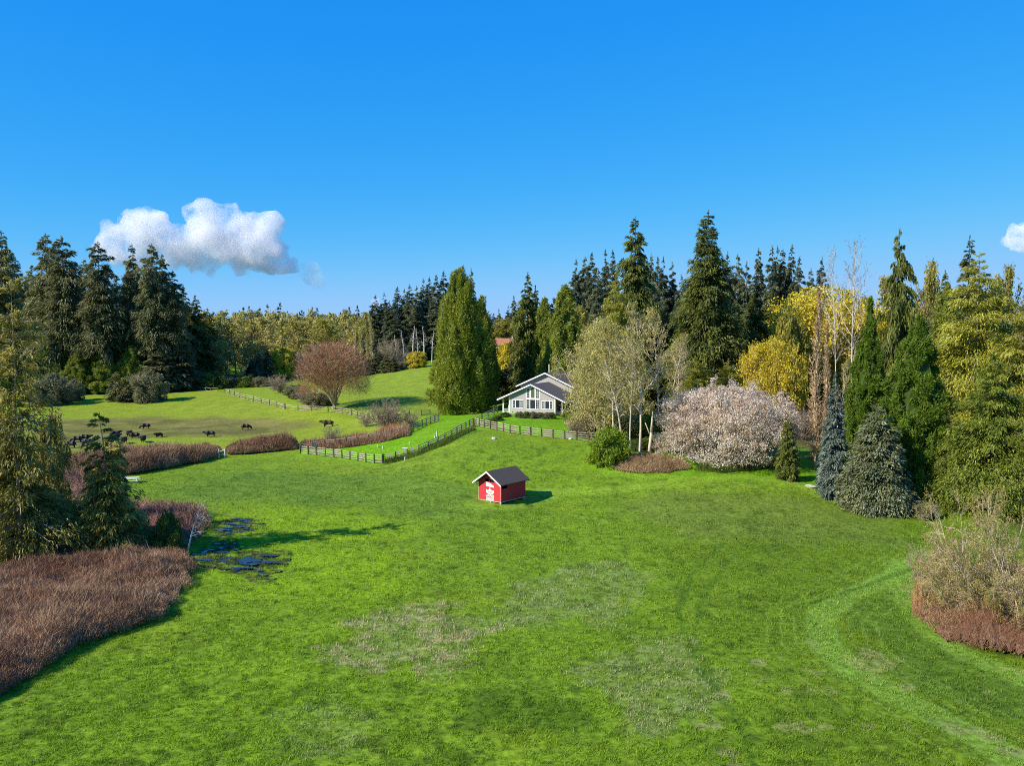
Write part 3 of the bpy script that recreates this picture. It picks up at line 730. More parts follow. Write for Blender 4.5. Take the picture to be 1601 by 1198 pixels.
def branchy(seed, stems, levels, twig_mat, bark, leaves=None, leaf_mat=None, twist=.12, thick=1.0, h=10, R=5, extra=()):
    """stems: list of (base xyz, dir xyz, length, radius); levels: list of dicts(n, ang, len, s0, env, up)"""
    rng = np.random.default_rng(seed)
    tb = PB(); tw = PB(); lf = PB()
    P = np.array([s[0] for s in stems], float); D = nrm(np.array([s[1] for s in stems], float)); Ln = np.array([s[2] for s in stems], float); r = np.array([s[3] for s in stems], float)
    up = .1
    nl = len(levels)
    for li in range(nl + 1):
        last = li == nl
        n = len(P)
        nseg = 5 if li == 0 else (3 if li < nl else 1)
        pts = [P]; d = D.copy()
        for sgi in range(nseg):
            d = nrm(d + rng.normal(0, twist, (n, 3)) * (1 if li else .5) + np.array([0, 0, up / nseg]))
            pts.append(pts[-1] + d * (Ln / nseg)[:, None])
        PT = np.stack(pts, 1)
        if not last:
            tgt = tb
            for sgi in range(nseg):
                f0 = 1 - sgi / nseg * .75; f1 = 1 - (sgi + 1) / nseg * .75
                if sgi == nseg - 1: f1 = .12
                tgt.tubes(PT[:, sgi], PT[:, sgi + 1], r * f0, r * f1, .3 + .4 * rng.random(n), n=6 if li == 0 else 3)
            lv = levels[li]
            m = lv['n']; k = np.repeat(np.arange(n), m)
            s = lv.get('s0', .2) + (1 - lv.get('s0', .2)) * (np.tile(np.arange(m), n) + rng.random(n * m)) / m
            s = np.minimum(s, .995)
            f = s * nseg; i0 = np.minimum(f.astype(int), nseg - 1); fr = (f - i0)[:, None]
            Q = PT[k, i0] * (1 - fr) + PT[k, i0 + 1] * fr
            pd = nrm(PT[k, i0 + 1] - PT[k, i0])
            ang = np.radians(lv['ang'] * (.75 + .5 * rng.random(n * m)))
            if lv.get('angtop') is not None: ang = ang * (1 - s) + np.radians(lv['angtop']) * s
            rv = nrm(np.cross(pd, rng.normal(0, 1, (n * m, 3))))
            nd = nrm(pd * np.cos(ang)[:, None] + rv * np.sin(ang)[:, None])
            env = lv.get('env', lambda s: 1 - .6 * s)
            base_len = Ln[k] if not lv.get('abs') else np.full(n * m, lv['abs'])
            nln = base_len * lv['len'] * env(s) * (.7 + .6 * rng.random(n * m))
            nr = np.maximum(np.minimum(r[k] * (1 - s * .75) * .6, r[k] * lv.get('rr', .5)), .006 * thick)
            P, D, Ln, r = Q, nd, nln, nr; up = lv.get('up', .1)
        else:
            w = levels[-1].get('tw', .03)
            S = nrm(rng.normal(0, 1, (n, 3)))
            tw.spikes(P, PT[:, 1] - P, S, np.linalg.norm(PT[:, 1] - P, axis=-1), np.full(n, w), rng.random(n))
            if leaves:
                m = leaves['n']; k = np.repeat(np.arange(n), m); s = rng.random(n * m)[:, None]
                Q = P[k] * (1 - s) + PT[k, 1] * s + rng.normal(0, leaves.get('j', .05), (n * m, 3))
                sz = leaves['size'] * (.6 + .8 * rng.random(n * m))
                bv = rng.random(n)[k]
                lf.kites(Q, rng.normal(0, 1, (n * m, 3)) + np.array([0, 0, leaves.get('hang', 0)]), rng.normal(0, 1, (n * m, 3)), sz, sz * leaves.get('asp', .6), np.clip(.2 + .4 * bv + .4 * rng.random(n * m), 0, 1))
    for e in extra: e(lf, tw, rng)
    d_ = dict(h=h, R=R, trunk=tb.mesh("trunk", M[bark]), limbs=None, twigs=tw.mesh("twigs", M[twig_mat]))
    if lf.V: d_['crown'] = lf.mesh("crown", M[leaf_mat])
    return d_

def bush(seed, h, R, mat, K_=70, per=90, L=.22, W=.12, cs=None, squash=1.0, core=.7, top=.5):
    prof = lambda t: np.sqrt(np.clip(1 - np.abs((t - .25) / .78) ** 2.4, 0, 1)) * 1.0
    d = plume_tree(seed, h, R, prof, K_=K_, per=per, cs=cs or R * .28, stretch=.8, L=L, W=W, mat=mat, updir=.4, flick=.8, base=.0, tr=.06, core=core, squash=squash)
    return d

def thicket(name, poly, Ht, n, mat, seed, L=.9, W=.035, core=True, hn=6.0, coremat='core_red', extra=None, edge=2.0, base_off=0, lean=.28, mats2=None, nz=.35):
    rng = np.random.default_rng(seed)
    mn = poly.min(0); mx = poly.max(0)
    P = rng.random((int(n * 6), 2)) * (mx - mn) + mn
    sd = poly_sd(P[:, 0], P[:, 1], poly) + (fbm(P[:, 0], P[:, 1], 2.2, seed + 40, 2) - .5) * min(1.6, edge * .6)
    # nearer stalks need more density; keep roughly even on the picture
    dist = P[:, 1]; wgt = (P[:, 1].min() / dist) ** 1.2
    k = (sd > 0) & (rng.random(len(P)) < wgt); P = P[k][:n]; sd = sd[k][:n]; n = len(P)
    def hgt(x, y, sd): return Ht * (np.clip(sd / edge, 0, 1) ** .6 * .72 + .28) * (1 - nz + 2 * nz * fbm(x, y, hn, seed, 3)) * (1 + .25 * (fbm(x, y, 1.2, seed + 3, 2) - .5) * 2)
    hh = hgt(P[:, 0], P[:, 1], sd)
    g = gz(P[:, 0], P[:, 1])
    lo = rng.random(n)
    z0 = g + hh * (.15 + .6 * lo)
    D = rng.normal(0, lean, (n, 3)); D[:, 2] = 1
    # outward lean at the rim
    pb = PB()
    ll = L * (.5 + .8 * rng.random(n)) * np.clip(hh / Ht, .4, 1) * np.where(rng.random(n) < .04, 1.9, 1)
    tone = fbm(P[:, 0], P[:, 1], 3.5, seed + 9, 3)
    v = np.clip(.10 + .9 * (tone - .3) + .5 * rng.random(n), 0, 1)
    pb.spikes(np.stack([P[:, 0], P[:, 1], z0], -1), D, rng.normal(0, 1, (n, 3)), ll, np.full(n, W) * (.6 + .8 * rng.random(n)), v)
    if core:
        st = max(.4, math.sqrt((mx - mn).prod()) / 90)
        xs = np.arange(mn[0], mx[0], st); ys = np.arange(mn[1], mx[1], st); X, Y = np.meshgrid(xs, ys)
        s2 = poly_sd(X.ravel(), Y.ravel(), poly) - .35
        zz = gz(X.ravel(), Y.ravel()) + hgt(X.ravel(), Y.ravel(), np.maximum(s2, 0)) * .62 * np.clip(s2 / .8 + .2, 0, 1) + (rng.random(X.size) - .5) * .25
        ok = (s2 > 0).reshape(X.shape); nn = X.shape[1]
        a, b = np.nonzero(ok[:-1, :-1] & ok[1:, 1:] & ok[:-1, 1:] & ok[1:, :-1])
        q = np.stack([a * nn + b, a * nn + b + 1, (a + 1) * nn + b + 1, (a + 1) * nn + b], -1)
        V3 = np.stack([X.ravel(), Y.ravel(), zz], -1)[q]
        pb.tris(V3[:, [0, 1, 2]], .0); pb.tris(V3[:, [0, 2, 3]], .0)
    me = pb.mesh(name, M[mat])
    return link(name, me)

# ------------------------------------------------------------------ buildings, fences, cattle, small things
M['red'] = solid("red_boards", (.54, .040, .048), .7, .25, 6, .12, .15, stretch=(9, 9, .4))
M['white'] = solid("white_paint", (.80, .79, .76), .5, .3, 5, .05)
M['siding'] = solid("greige_siding", (.40, .375, .35), .7, .2, 2, .06)
M['shingle'] = solid("dark_roof_shingles", (.115, .090, .072), .9, .15, 6, .3, .3, stretch=(1, 4, 4))
M['shingle_grey'] = solid("grey_roof_shingles", (.125, .108, .095), .9, .15, 4, .25, .3, stretch=(1, 4, 4))
M['orange_roof'] = solid("rust_roof_shingles", (.36, .15, .09), .9, .15, 3, .2)
M['dark'] = solid("opening_shade_black", (.012, .011, .012), .9, .05, 3, .2)  # near-black fill: unlit depth of openings put into colour
M['wood_pale'] = solid("weathered_pale_wood", (.40, .35, .27), .85, .15, 2.0, .3, .2, stretch=(1, 1, 4))
M['wood_post'] = solid("dark_weathered_post", (.16, .125, .09), .9, .15, 3, .35, .2)
M['wood_skid'] = solid("pale_skid_wood", (.50, .42, .30), .85, .15, 4, .2)
M['rail_far'] = solid("split_rail_wood", (.36, .31, .24), .85, .15, 2.0, .35)
M['rock'] = solid("pale_rock", (.46, .44, .40), .9, .2, 4, .3, .4)
M['mulch'] = solid("bark_mulch", (.27, .17, .11), .95, .1, 8, .35, .4)
M['plastic_white'] = solid("white_tube", (.78, .78, .76), .4, .4, 5, .04)
M['cow'] = solid("black_hide", (.014, .012, .012), .6, .4, 4, .3)
M['cow_brown'] = solid("dark_brown_hide", (.065, .038, .024), .7, .3, 4, .3)
M['cow_dun'] = solid("dun_hide", (.20, .15, .09), .7, .3, 4, .3)
def glassm(name, c):
    m, nt, b = newmat(name); b.inputs['Base Color'].default_value = (*c, 1); b.inputs['Roughness'].default_value = .08
    b.inputs['Specular IOR Level'].default_value = .6
    return m
M['glass'] = glassm("window_glass", (.03, .035, .045)); M['glass_green'] = glassm("green_view_glass", (.10, .13, .05))  # arched pane: green of interior and reflection put into the glass colour

# siding: shallow horizontal laps through bump
def siding_bump(m):
    nt = m.node_tree; b = nt.nodes["Principled BSDF"]
    tc = N_(nt, "ShaderNodeTexCoord"); w = N_(nt, "ShaderNodeTexWave"); w.bands_direction = 'Z'; w.inputs['Scale'].default_value = 2.2
    nt.links.new(tc.outputs['Object'], w.inputs['Vector']); bp = N_(nt, "ShaderNodeBump"); bp.inputs['Strength'].default_value = .35; bp.inputs['Distance'].default_value = .02
    nt.links.new(w.outputs[0], bp.inputs['Height']); nt.links.new(bp.outputs[0], b.inputs['Normal'])
siding_bump(M['siding'])

def text_obj(name, s, size, mat, parent, loc, sx=1.0, depth=.006):
    cu = bpy.data.curves.new(name, 'FONT'); cu.body = s; cu.size = size; cu.extrude = depth; cu.align_x = 'CENTER'; cu.align_y = 'CENTER'; cu.offset = size * .03
    cu.materials.append(mat)
    tmp = link(name, cu); me = bpy.data.meshes.new_from_object(tmp.evaluated_get(bpy.context.evaluated_depsgraph_get())); bpy.data.objects.remove(tmp); me.name = name
    if not me.materials: me.materials.append(mat)
    o = link(name, me, parent, loc); o.rotation_euler = (PI / 2, 0, 0); o.scale = (sx, 1, 1)
    return o

def build_shed():
    a = math.radians(38)
    fx, fy = ground_at(783.3, 789.5)
    W, L = 3.5, 4.9
    cxw = fx - math.cos(a) * W / 2; cyw = fy + math.sin(a) * W / 2
    base = G(cxw + math.sin(a) * L / 2, cyw + math.cos(a) * L / 2)
    base = min(base, G(fx, fy) + .05)
    root = link('shed', None, None, (cxw, cyw, base), -a)
    tag(root, 'small red wooden shed with dark shingle roof standing alone on the mown lawn', 'shed')
    hw = W / 2; wt_ = 2.62; ap = 3.82; sl_ = (ap - wt_) / hw
    m = MB()
    # front wall with an open vent strip under the gable
    m.prism([(-hw, .22), (hw, .22), (hw, wt_ - .1), (-hw, wt_ - .1)], 0, .08)
    m.box(-hw, -hw + .08, .08, L - .08, .22, wt_ - .55); m.box(hw - .08, hw, .08, L - .08, .22, wt_ - .80)
    m.box(-hw, -hw + .08, .08, L - .08, wt_ - .22, wt_ - .03)
    m.box(hw - .08, hw, .08, L - .08, wt_ - .44, wt_ - .03)
    m.box(hw - .08, hw, 1.25, L - .08, wt_ - .80, wt_ - .44); m.box(-hw, -hw + .08, 1.25, L - .08, wt_ - .55, wt_ - .22)
    m.box(hw - .08, hw, .08, .14, wt_ - .80, wt_ - .44); m.box(-hw, -hw + .08, .08, .14, wt_ - .55, wt_ - .22)
    m.prism([(-hw, .22), (hw, .22), (hw, wt_ - .02), (0, ap - .06), (-hw, wt_ - .02)], L - .08, L)
    m.prism([(-hw, wt_ - .08), (-.78, wt_ - .08), (-.78, wt_ + .46), (-hw, wt_ - .03)], .003, .075)
    m.prism([(hw, wt_ - .08), (hw, wt_ - .03), (.78, wt_ + .46), (.78, wt_ - .08)], .003, .075)
    m.prism([(-.78, wt_ + .30), (.78, wt_ + .30), (.78, wt_ + .50), (0, ap - .08), (-.78, wt_ + .50)], .003, .075)
    wl = m.build('wall', M['red'], root)
    mm = MB(); 
    mm.box(-.775, .775, .12, .2, wt_ - .10, wt_ + .32); mm.box(hw - .2, hw - .12, .2, 1.3, wt_ - .6, wt_ - .2)
    mm.build('vent_shade_panel', M['dark'], root)  # near-black panels behind the gaps; interior shade put into their colour
    MB().box(-.03, .03, .02, .1, wt_ - .1, wt_ + .3).build('vent_bar', M['core_red'], root); MB().box(hw - .01, hw + .03, 1.22, 1.30, wt_ - .6, wt_ - .2).build('vent_bar', M['core_red'], root)
    # roof: two shingled slabs with overhang
    y0, y1, ov, th = -.68, L + .28, .46, .10
    for s in (-1, 1):
        r = MB()
        e = hw + ov; ze = ap - sl_ * e
        r.prism([(0, ap), (s * e, ze), (s * e, ze + th), (0, ap + th)], y0 + .05, y1)
        r.build('roof', M['shingle'], root)
        b = MB(); b.prism([(0, ap - .10), (s * (e + .02), ze - .10), (s * (e + .02), ze + th + .015), (0, ap + th + .015)], y0, y0 + .047)
        b.build('barge_board', M['white'], root)
    # raised shingle courses give the roof its rows
    t = MB(); t.box(-hw, hw, -.03, -.001, .17, .25); t.box(hw + .001, hw + .03, -.03, L, .17, .25); t.build('sill_board', M['wood_skid'], root)
    M['trim'] = solid("pinkish_trim", (.72, .38, .36), .7)
    for x in (-hw + .012, hw - .012): MB().box(x - .03, x + .03, -.022, -.001, .25, wt_ - .12).build('corner_trim', M['trim'], root)
    for x in (-hw + .08, .15, hw - .08):
        for y in (.05, L - .2):
            MB().box(x - .09, x + .09, y - .1, y + .12, -.35, .168).build('footing', M['wood_skid'], root)
    # emblem on the front: umbrella-like tree over a hexagon, and three lines of lettering
    e = MB(); yf0, yf1 = -.012, -.002
    def sh(pts): e.prism([(x, z) for x, z in pts], yf0, yf1)
    cap = [(-.58, 1.98), (.66, 1.90), (.67, 2.02)] + [(-.58 + 1.25 * (1 - q) ** 1.0 * 1, 2.05 + .48 * math.sin(q * 1.75) - .05 * q) for q in np.linspace(.05, 1, 9)]
    sh(cap[::-1])
    sh([(-.06, 1.62), (.10, 1.62), (.06, 1.90), (.0, 1.90)])
    sh([(-.28, 1.50), (.36, 1.50), (.12, 1.66), (-.06, 1.66)])
    cxh = .04
    hexo = [(-.58, 1.58), (-.58, 1.22), (-.30, 1.08), (cxh, .98), (.40, 1.08), (.66, 1.22), (.66, 1.58), (.36, 1.49), (-.28, 1.49)]
    sh(hexo)
    em = e.build('emblem', M['white'], root)
    e2 = MB()
    ring = [(cxh + .36 * math.cos(t), 1.33 + .15 * math.sin(t) - .04 * math.cos(2 * t)) for t in np.linspace(PI * 1.0, 2 * PI, 13)]
    for i in range(12): e2.beam((ring[i][0], -.016, ring[i][1]), (ring[i + 1][0], -.016, ring[i + 1][1]), .01, .035)
    for k in range(5):
        x = -.34 + .17 * k; e2.beam((x, -.0165, 1.36), (x + .07, -.0165, 1.30), .009, .03); e2.beam((x + .07, -.0172, 1.30), (x + .15, -.0172, 1.36), .009, .03)
    e2.build('emblem_lines', M['core_red'], em)
    for s, z, sz, sx in (("LAUNER", .84, .34, 1.02), ("LANDSCAPE", .58, .25, .88), ("DESIGN", .355, .30, 1.13)):
        text_obj('lettering', s, sz, M['white'], root, (cxh, -.011, z), sx)
build_shed()

def window_unit(parent, x0, x1, z0, z1, y=0.0, cols=(), grid=(), name='window', top=None, glass='glass'):
    """white frame standing 4 cm off the wall, panes and glazing bars as children. cols: inner mullion positions 0..1; grid: which lights carry bars"""
    f = .11; m = MB()
    yo = y - .055
    m.box(x0 - f, x1 + f, yo, y - .003, z0 - f, z0); m.box(x0 - f, x0, yo, y - .003, z0, z1); m.box(x1, x1 + f, yo, y - .003, z0, z1); m.box(x0 - f, x1 + f, yo, y - .003, z1, z1 + f)
    w = x1 - x0; ed = [0] + list(cols) + [1]
    for c in cols: m.box(x0 + w * c - .07, x0 + w * c + .07, yo + .004, y - .003, z0, z1)
    o = m.build(name, M['white'], parent)
    g = MB().box(x0, x1, y - .022, y - .006, z0, z1).build('pane', M[glass], o)
    for i in grid:
        b = MB()
        a0 = x0 + w * ed[i] + (.07 if i else 0); a1 = x0 + w * ed[i + 1] - (.07 if i < len(ed) - 2 else 0)
        b.box((a0 + a1) / 2 - .018, (a0 + a1) / 2 + .018, y - .035, y - .024, z0, z1)
        nz = max(2, int((z1 - z0) / .38))
        for k in range(1, nz): z = z0 + (z1 - z0) * k / nz; b.box(a0, a1, y - .039, y - .0355, z - .018, z + .018)
        b.build('glazing_bars', M['white'], o)
    return o

def build_house():
    a = math.radians(27)
    ax, ay = (832 - 800.5) / F * 169, 169
    base = ztop(649.5, 169)
    root = link('house', None, None, (ax, ay, base), -a)
    tag(root, 'grey house with white trim, gabled porch front and arched upper window on the rise', 'house')
    hw, hr, ap, sl_ = 4.75, 7.1, 5.95, .437
    L = 7.6
    zt = lambda x: ap - .16 - sl_ * abs(x)
    m = MB(); m.prism([(-hw, -1.2), (hw, -1.2), (hw, zt(hw)), (0, zt(0)), (-hw, zt(hw))], 0, L)
    m.build('wall', M['siding'], root)
    for x in (-hw, hw): MB().box(x - .09, x + .09, -.03, -.002, -.3, zt(hw) - .1).build('corner_board', M['white'], root)
    def gable_roof(par, cx, y0, y1, half, apz, th=.16, col='shingle_grey', nm='roof'):
        for s in (-1, 1):
            ze = apz - sl_ * half
            MB().prism([(cx, apz - th), (cx + s * half, ze - th), (cx + s * half, ze), (cx, apz)], y0 + .04, y1).build(nm, M[col], par)
            b = MB().prism([(cx, apz - .24), (cx + s * (half + .03), ze - .25), (cx + s * (half + .03), ze + .02), (cx, apz + .03)], y0, y0 + .037)
            b.box(min(cx + s * half, cx + s * (half + .12)), max(cx + s * half, cx + s * (half + .12)), y0 + .05, y1, ze - .17, ze - .03)
            b.build('fascia', M['white'], par)
    gable_roof(root, 0, -.75, L, hr, ap)
    # rear two-storey block
    bx, by, bh, bap = -.6, L + .01, 5.5, 7.75
    zb = lambda x: bap - .16 - sl_ * abs(x)
    m = MB(); m.prism([(bx - bh, -1.2), (bx + bh, -1.2), (bx + bh, zb(bh)), (bx, zb(0)), (bx - bh, zb(bh))], by, by + 11)
    m.build('wall', M['siding'], root)
    gable_roof(root, bx, by - .7, by + 11.3, bh + .8, bap)
    c = MB(); c.box(bx - bh - .03, bx - bh + .12, by - .03, by - .002, 3, zb(bh) - .1); c.build('corner_board', M['white'], root)
    MB().cyl((bx - .8, by + 3.2, bap - .6), (bx - .8, by + 3.2, bap + 1.5), .16, .16).build('flue_pipe', solid("galvanised_flue", (.45, .46, .47), .5, .5), root)
    # side porches with posts, beams, railing, deck
    for s in (-1, 1):
        x0, x1 = sorted((s * (hw + .05), s * 6.35))
        MB().box(x0, x1, .05, L, -.25 if s < 0 else -.25, .02).build('deck', M['wood_post'], root)
        z1 = ap - .2 - sl_ * 6.2
        for y in (.12, 2.6, 5.1):
            MB().box(s * 6.2 - .11, s * 6.2 + .11, y - .11, y + .11, -1.2, z1).build('porch_post', M['white'] if s < 0 else M['siding'], root)
        r = MB()
        for z in (.35, .62, .9): r.box(x0 + .06, x1 - .27, .09, .14, z, z + .05)
        for z in (.35, .62, .9): r.box(s * 6.2 - .03, s * 6.2 + .03, .24, 5.0, z, z + .05)
        r.build('railing', M['white'] if s < 0 else M['wood_post'], root)
        # side windows and door in the shade of the porch
    for y in (1.0, 3.4, 5.8): MB().box(hw + .003, hw + .04, y, y + 1.2, .9, 2.4).build('side_window', M['glass'], root); MB().box(-hw - .04, -hw - .003, y, y + 1.2, .9, 2.4).build('side_window', M['glass'], root)
    window_unit(root, -4.1, -1.95, 1.35, 2.75, 0, cols=(.27, .73), grid=(0, 2))
    window_unit(root, -1.15, 1.45, 1.25, 2.95, 0, cols=(.27, .73), grid=(0, 2))
    window_unit(root, 2.15, 4.2, 1.35, 2.75, 0, cols=(.27, .73), grid=(0, 2))
    # upper window wall: two stepped side lights and an arched middle light in a white surround
    m = MB(); m.prism([(-1.3, 3.12), (1.6, 3.12), (1.6, 4.98), (.35, 5.50), (-.1, 5.50), (-1.3, 5.15)], -.03, -.003)
    up = m.build('window', M['white'], root)
    MB().prism([(-1.12, 3.3), (-.55, 3.3), (-.55, 5.1), (-1.12, 4.95)], -.045, -.033).build('pane', M['glass'], up); MB().prism([(.85, 3.3), (1.42, 3.3), (1.42, 4.85), (.85, 5.02)], -.045, -.033).build('pane', M['glass'], up)
    arch = [(-.22, 3.3), (.52, 3.3), (.52, 4.85)] + [(.15 + .37 * math.cos(t), 4.85 + .48 * math.sin(t)) for t in np.linspace(.2, PI - .2, 8)] + [(-.22, 4.85)]
    MB().prism(arch, -.046, -.034).build('pane', M['glass_green'], up)
    for x0, x1 in ((-1.12, -.55), (.85, 1.42)):
        b = MB(); b.box((x0 + x1) / 2 - .02, (x0 + x1) / 2 + .02, -.056, -.047, 3.3, 4.9)
        for z in (3.62, 3.94, 4.26, 4.58): b.box(x0, x1, -.061, -.0565, z - .02, z + .02)
        b.build('glazing_bars', M['white'], up)
    v = MB().box(-4.2, -3.95, -.02, -.003, .35, .5); v.build('crawl_vent', M['dark'], root)
build_house()

def build_far_house():
    x, y = xfac(786, 545) * 330, 330
    z = ztop(551, y)
    root = link('house', None, None, (x, y, z), math.radians(-20))
    tag(root, 'distant house with a rust orange roof half hidden among the trees', 'house')
    m = MB(); m.prism([(-5.5, -6), (5.5, -6), (5.5, 2.6), (-5.5, 2.6)], 0, 8); m.build('wall', M['siding'], root)
    for s in (-1, 1):
        r = MB(); y0 = 4 + s * 4.6
        r.add([(-6.2, 4, 5.0), (6.2, 4, 5.0), (6.2, y0, 2.5), (-6.2, y0, 2.5), (-6.2, 4, 5.15), (6.2, 4, 5.15), (6.2, y0, 2.65), (-6.2, y0, 2.65)],
              [(0, 1, 2, 3), (4, 5, 6, 7), (0, 1, 5, 4), (2, 3, 7, 6), (0, 3, 7, 4), (1, 2, 6, 5)])
        r.build('roof', M['orange_roof'], root)
    MB().box(1.8, 2.5, 4.2, 4.9, 4.6, 5.9).build('chimney', M['rock'], root)
    for s in (-1, 1):
        g = MB(); g.prism([(4 - 4.3, 2.6), (4 + 4.3, 2.6), (4, 4.95)], s * 5.5 - .05, s * 5.5 + .05)
        g.v = [(b, a, c) for a, b, c in g.v]; g.build('gable', M['siding'], root)
    for xx in (-3.6, -.2, 3): window_unit(root, xx - .7, xx + .7, .9, 2.1, 0, cols=(.5,))
build_far_house()

# ---- fences
def fence(name, pts, label, nspan, h=1.32, post_h=None, rails=4, mat='wood_pale', pmat='wood_post', lean=.0, group=None, skip=(), seed=1, rail_h=.12, pw=.17, sag=.03):
    rng = np.random.default_rng(seed)
    pts = np.array(pts, float)
    seg = np.linalg.norm(np.diff(pts, axis=0), axis=1); cum = np.concatenate([[0], np.cumsum(seg)])
    ss = np.linspace(0, cum[-1], nspan + 1)
    P = np.stack([np.interp(ss, cum, pts[:, 0]), np.interp(ss, cum, pts[:, 1])], -1)
    Z = gz(P[:, 0], P[:, 1])
    cx, cyy, cz_ = P[:, 0].mean(), P[:, 1].mean(), Z.mean()
    root = link(name, None, None, (cx, cyy, cz_)); tag(root, label, 'fence', group)
    L3 = lambda i, z, o=(0, 0): (P[i, 0] - cx + o[0], P[i, 1] - cyy + o[1], Z[i] - cz_ + z)
    ph = post_h or h + .08
    for i in range(nspan + 1):
        if ('p', i) in skip: continue
        lx, ly = rng.normal(0, .02 + lean, 2)
        b = MB(); b.beam(L3(i, -.3), L3(i, ph + rng.normal(0, .03), (lx, ly)), pw, pw); b.build('post', M[pmat], root)
    for i in range(nspan):
        if i in skip: continue
        d = P[i + 1] - P[i]; d /= np.linalg.norm(d) + 1e-9; nn = np.array([d[1], -d[0]])
        if nn[1] > 0: nn = -nn
        off = -nn * (pw / 2 + .016)
        m = MB()
        for r in range(rails):
            z = h - rail_h / 2 - r * (h - .18) / max(1, rails - 1) * .93
            e0, e1 = rng.normal(0, sag, 2)
            a = L3(i, z + e0, off); b_ = L3(i + 1, z + e1, off)
            m.beam(a, b_, .03, rail_h)
        m.build('rail_panel', M[mat], root)
    return root
gp = lambda *p: [ground_at(*q) for q in p]
fence('paddock_fence', gp((469, 709.5), (531, 716), (598, 724.5)), 'pale sunlit four rail fence across the low end of the paddock', 10, lean=.03, seed=3)
fence('paddock_fence', gp((599.5, 724), (650, 712), (683, 697), (706, 685), (724, 675), (740, 666.5)), 'shaded four rail fence climbing the front side of the paddock to the house', 12, seed=4)
fence('paddock_fence', gp((470, 706), (510, 700), (560, 694.5), (600, 688), (634, 680), (655, 670), (686, 658)), 'dark shaded four rail fence along the back side of the paddock', 17, seed=5)
fence('lawn_fence', gp((742, 666), (757, 669), (800, 678), (860, 685), (938, 691)), 'pale four rail fence in front of the house lawn', 14, seed=6, lean=.02)
fence('garden_fence', gp((745, 665), (757, 657), (770, 651), (778, 646)), 'short rail fence rising beside the flower bank left of the house', 4, seed=7)
fence('split_rail_fence', gp((352, 614), (380, 624), (420, 633), (445, 640)), 'weathered split rail fence slanting down the left side of the far pasture', 9, h=1.25, rails=3, mat='rail_far', seed=8, sag=.06, lean=.05)
fence('split_rail_fence', gp((446, 640), (480, 643), (515, 644), (545, 647), (572, 655), (592, 664)), 'weathered split rail fence passing below the pink bare tree', 10, h=1.25, rails=3, mat='rail_far', seed=9, sag=.06, lean=.05)
fence('wire_fence', gp((640, 651), (660, 650), (672, 649)), 'short wooden fence with dark posts left of the great thuja', 2, h=1.1, rails=2, seed=10)
fence('ridge_fence', gp((548, 592), (590, 587), (630, 579), (664, 574)), 'thin dark fence along the crest below the row of small conifers', 12, h=1.2, rails=2, mat='wood_post', seed=11, pw=.1, rail_h=.06)
fence('broken_fence', gp((300, 609), (318, 611), (340, 612)), 'broken grey fence remains at the shaded edge of the left pasture', 5, h=1.0, rails=2, mat='rail_far', seed=12, lean=.12, sag=.15)

# ---- cattle: one skinned body per pose, baked to mesh
def cow_mesh(graze, mat, seed):
    rng = np.random.default_rng(seed)
    hd = (1.42, .35) if graze else (1.52, 1.28)
    J = [(0, 0, 1.02, .33, .30), (-.45, 0, 1.02, .31, .29), (-.78, 0, 1.05, .24, .25), (.42, 0, .98, .33, .30), (.72, 0, 1.02, .25, .30), (1.0, 0, .95 if graze else 1.15, .17, .22),
         (1.24, 0, .66 if graze else 1.28, .12, .16), (hd[0], 0, hd[1], .11, .13), (hd[0] + .12 if graze else hd[0] + .24, 0, hd[1] - .20 if graze else hd[1] - .12, .08, .08)]
    E = [(0, 1), (1, 2), (0, 3), (3, 4), (4, 5), (5, 6), (6, 7), (7, 8)]
    for s in (-1, 1):
        n = len(J)
        st = rng.uniform(-.12, .12)
        J += [(.62, s * .2, .72, .13, .13), (.62 + st, s * .2, .40, .07, .07), (.62 + st, s * .2, .04, .06, .06)]; E += [(4, n), (n, n + 1), (n + 1, n + 2)]
        n = len(J); st = rng.uniform(-.12, .12)
        J += [(-.70, s * .2, .75, .15, .15), (-.62 + st, s * .2, .58, .10, .10), (-.80 + st, s * .2, .38, .06, .06), (-.74 + st, s * .2, .04, .055, .055)]; E += [(2, n), (n, n + 1), (n + 1, n + 2), (n + 2, n + 3)]
        n = len(J); J += [(hd[0] - .04, s * .16, hd[1] + .10, .035, .05)]; E += [(7, n)]
    n = len(J); J += [(-1.0, 0, 1.12, .03, .03), (-1.06, 0, .72, .025, .025), (-1.06, 0, .5, .05, .05)]; E += [(2, n), (n, n + 1), (n + 1, n + 2)]
    me = bpy.data.meshes.new("cow"); me.from_pydata([j[:3] for j in J], E, [])
    o = link('cow_source', me); md = o.modifiers.new("s", 'SKIN'); sv = me.skin_vertices[0].data
    for i, j in enumerate(J): sv[i].radius = (j[3] * 1.5, j[4] * 1.6); sv[i].use_root = (i == 0)
    o.modifiers.new("u", 'SUBSURF').levels = 1
    dg = bpy.context.evaluated_depsgraph_get(); m2 = bpy.data.meshes.new_from_object(o.evaluated_get(dg))
    bpy.data.objects.remove(o); m2.materials.clear(); m2.materials.append(M[mat]); m2.name = "cow"
    m2.polygons.foreach_set("use_smooth", [True] * len(m2.polygons))
    return m2
cm = {(g, m): cow_mesh(g, m, i) for i, (g, m) in enumerate([(0, 'cow'), (1, 'cow'), (0, 'cow_brown'), (0, 'cow_dun')])}
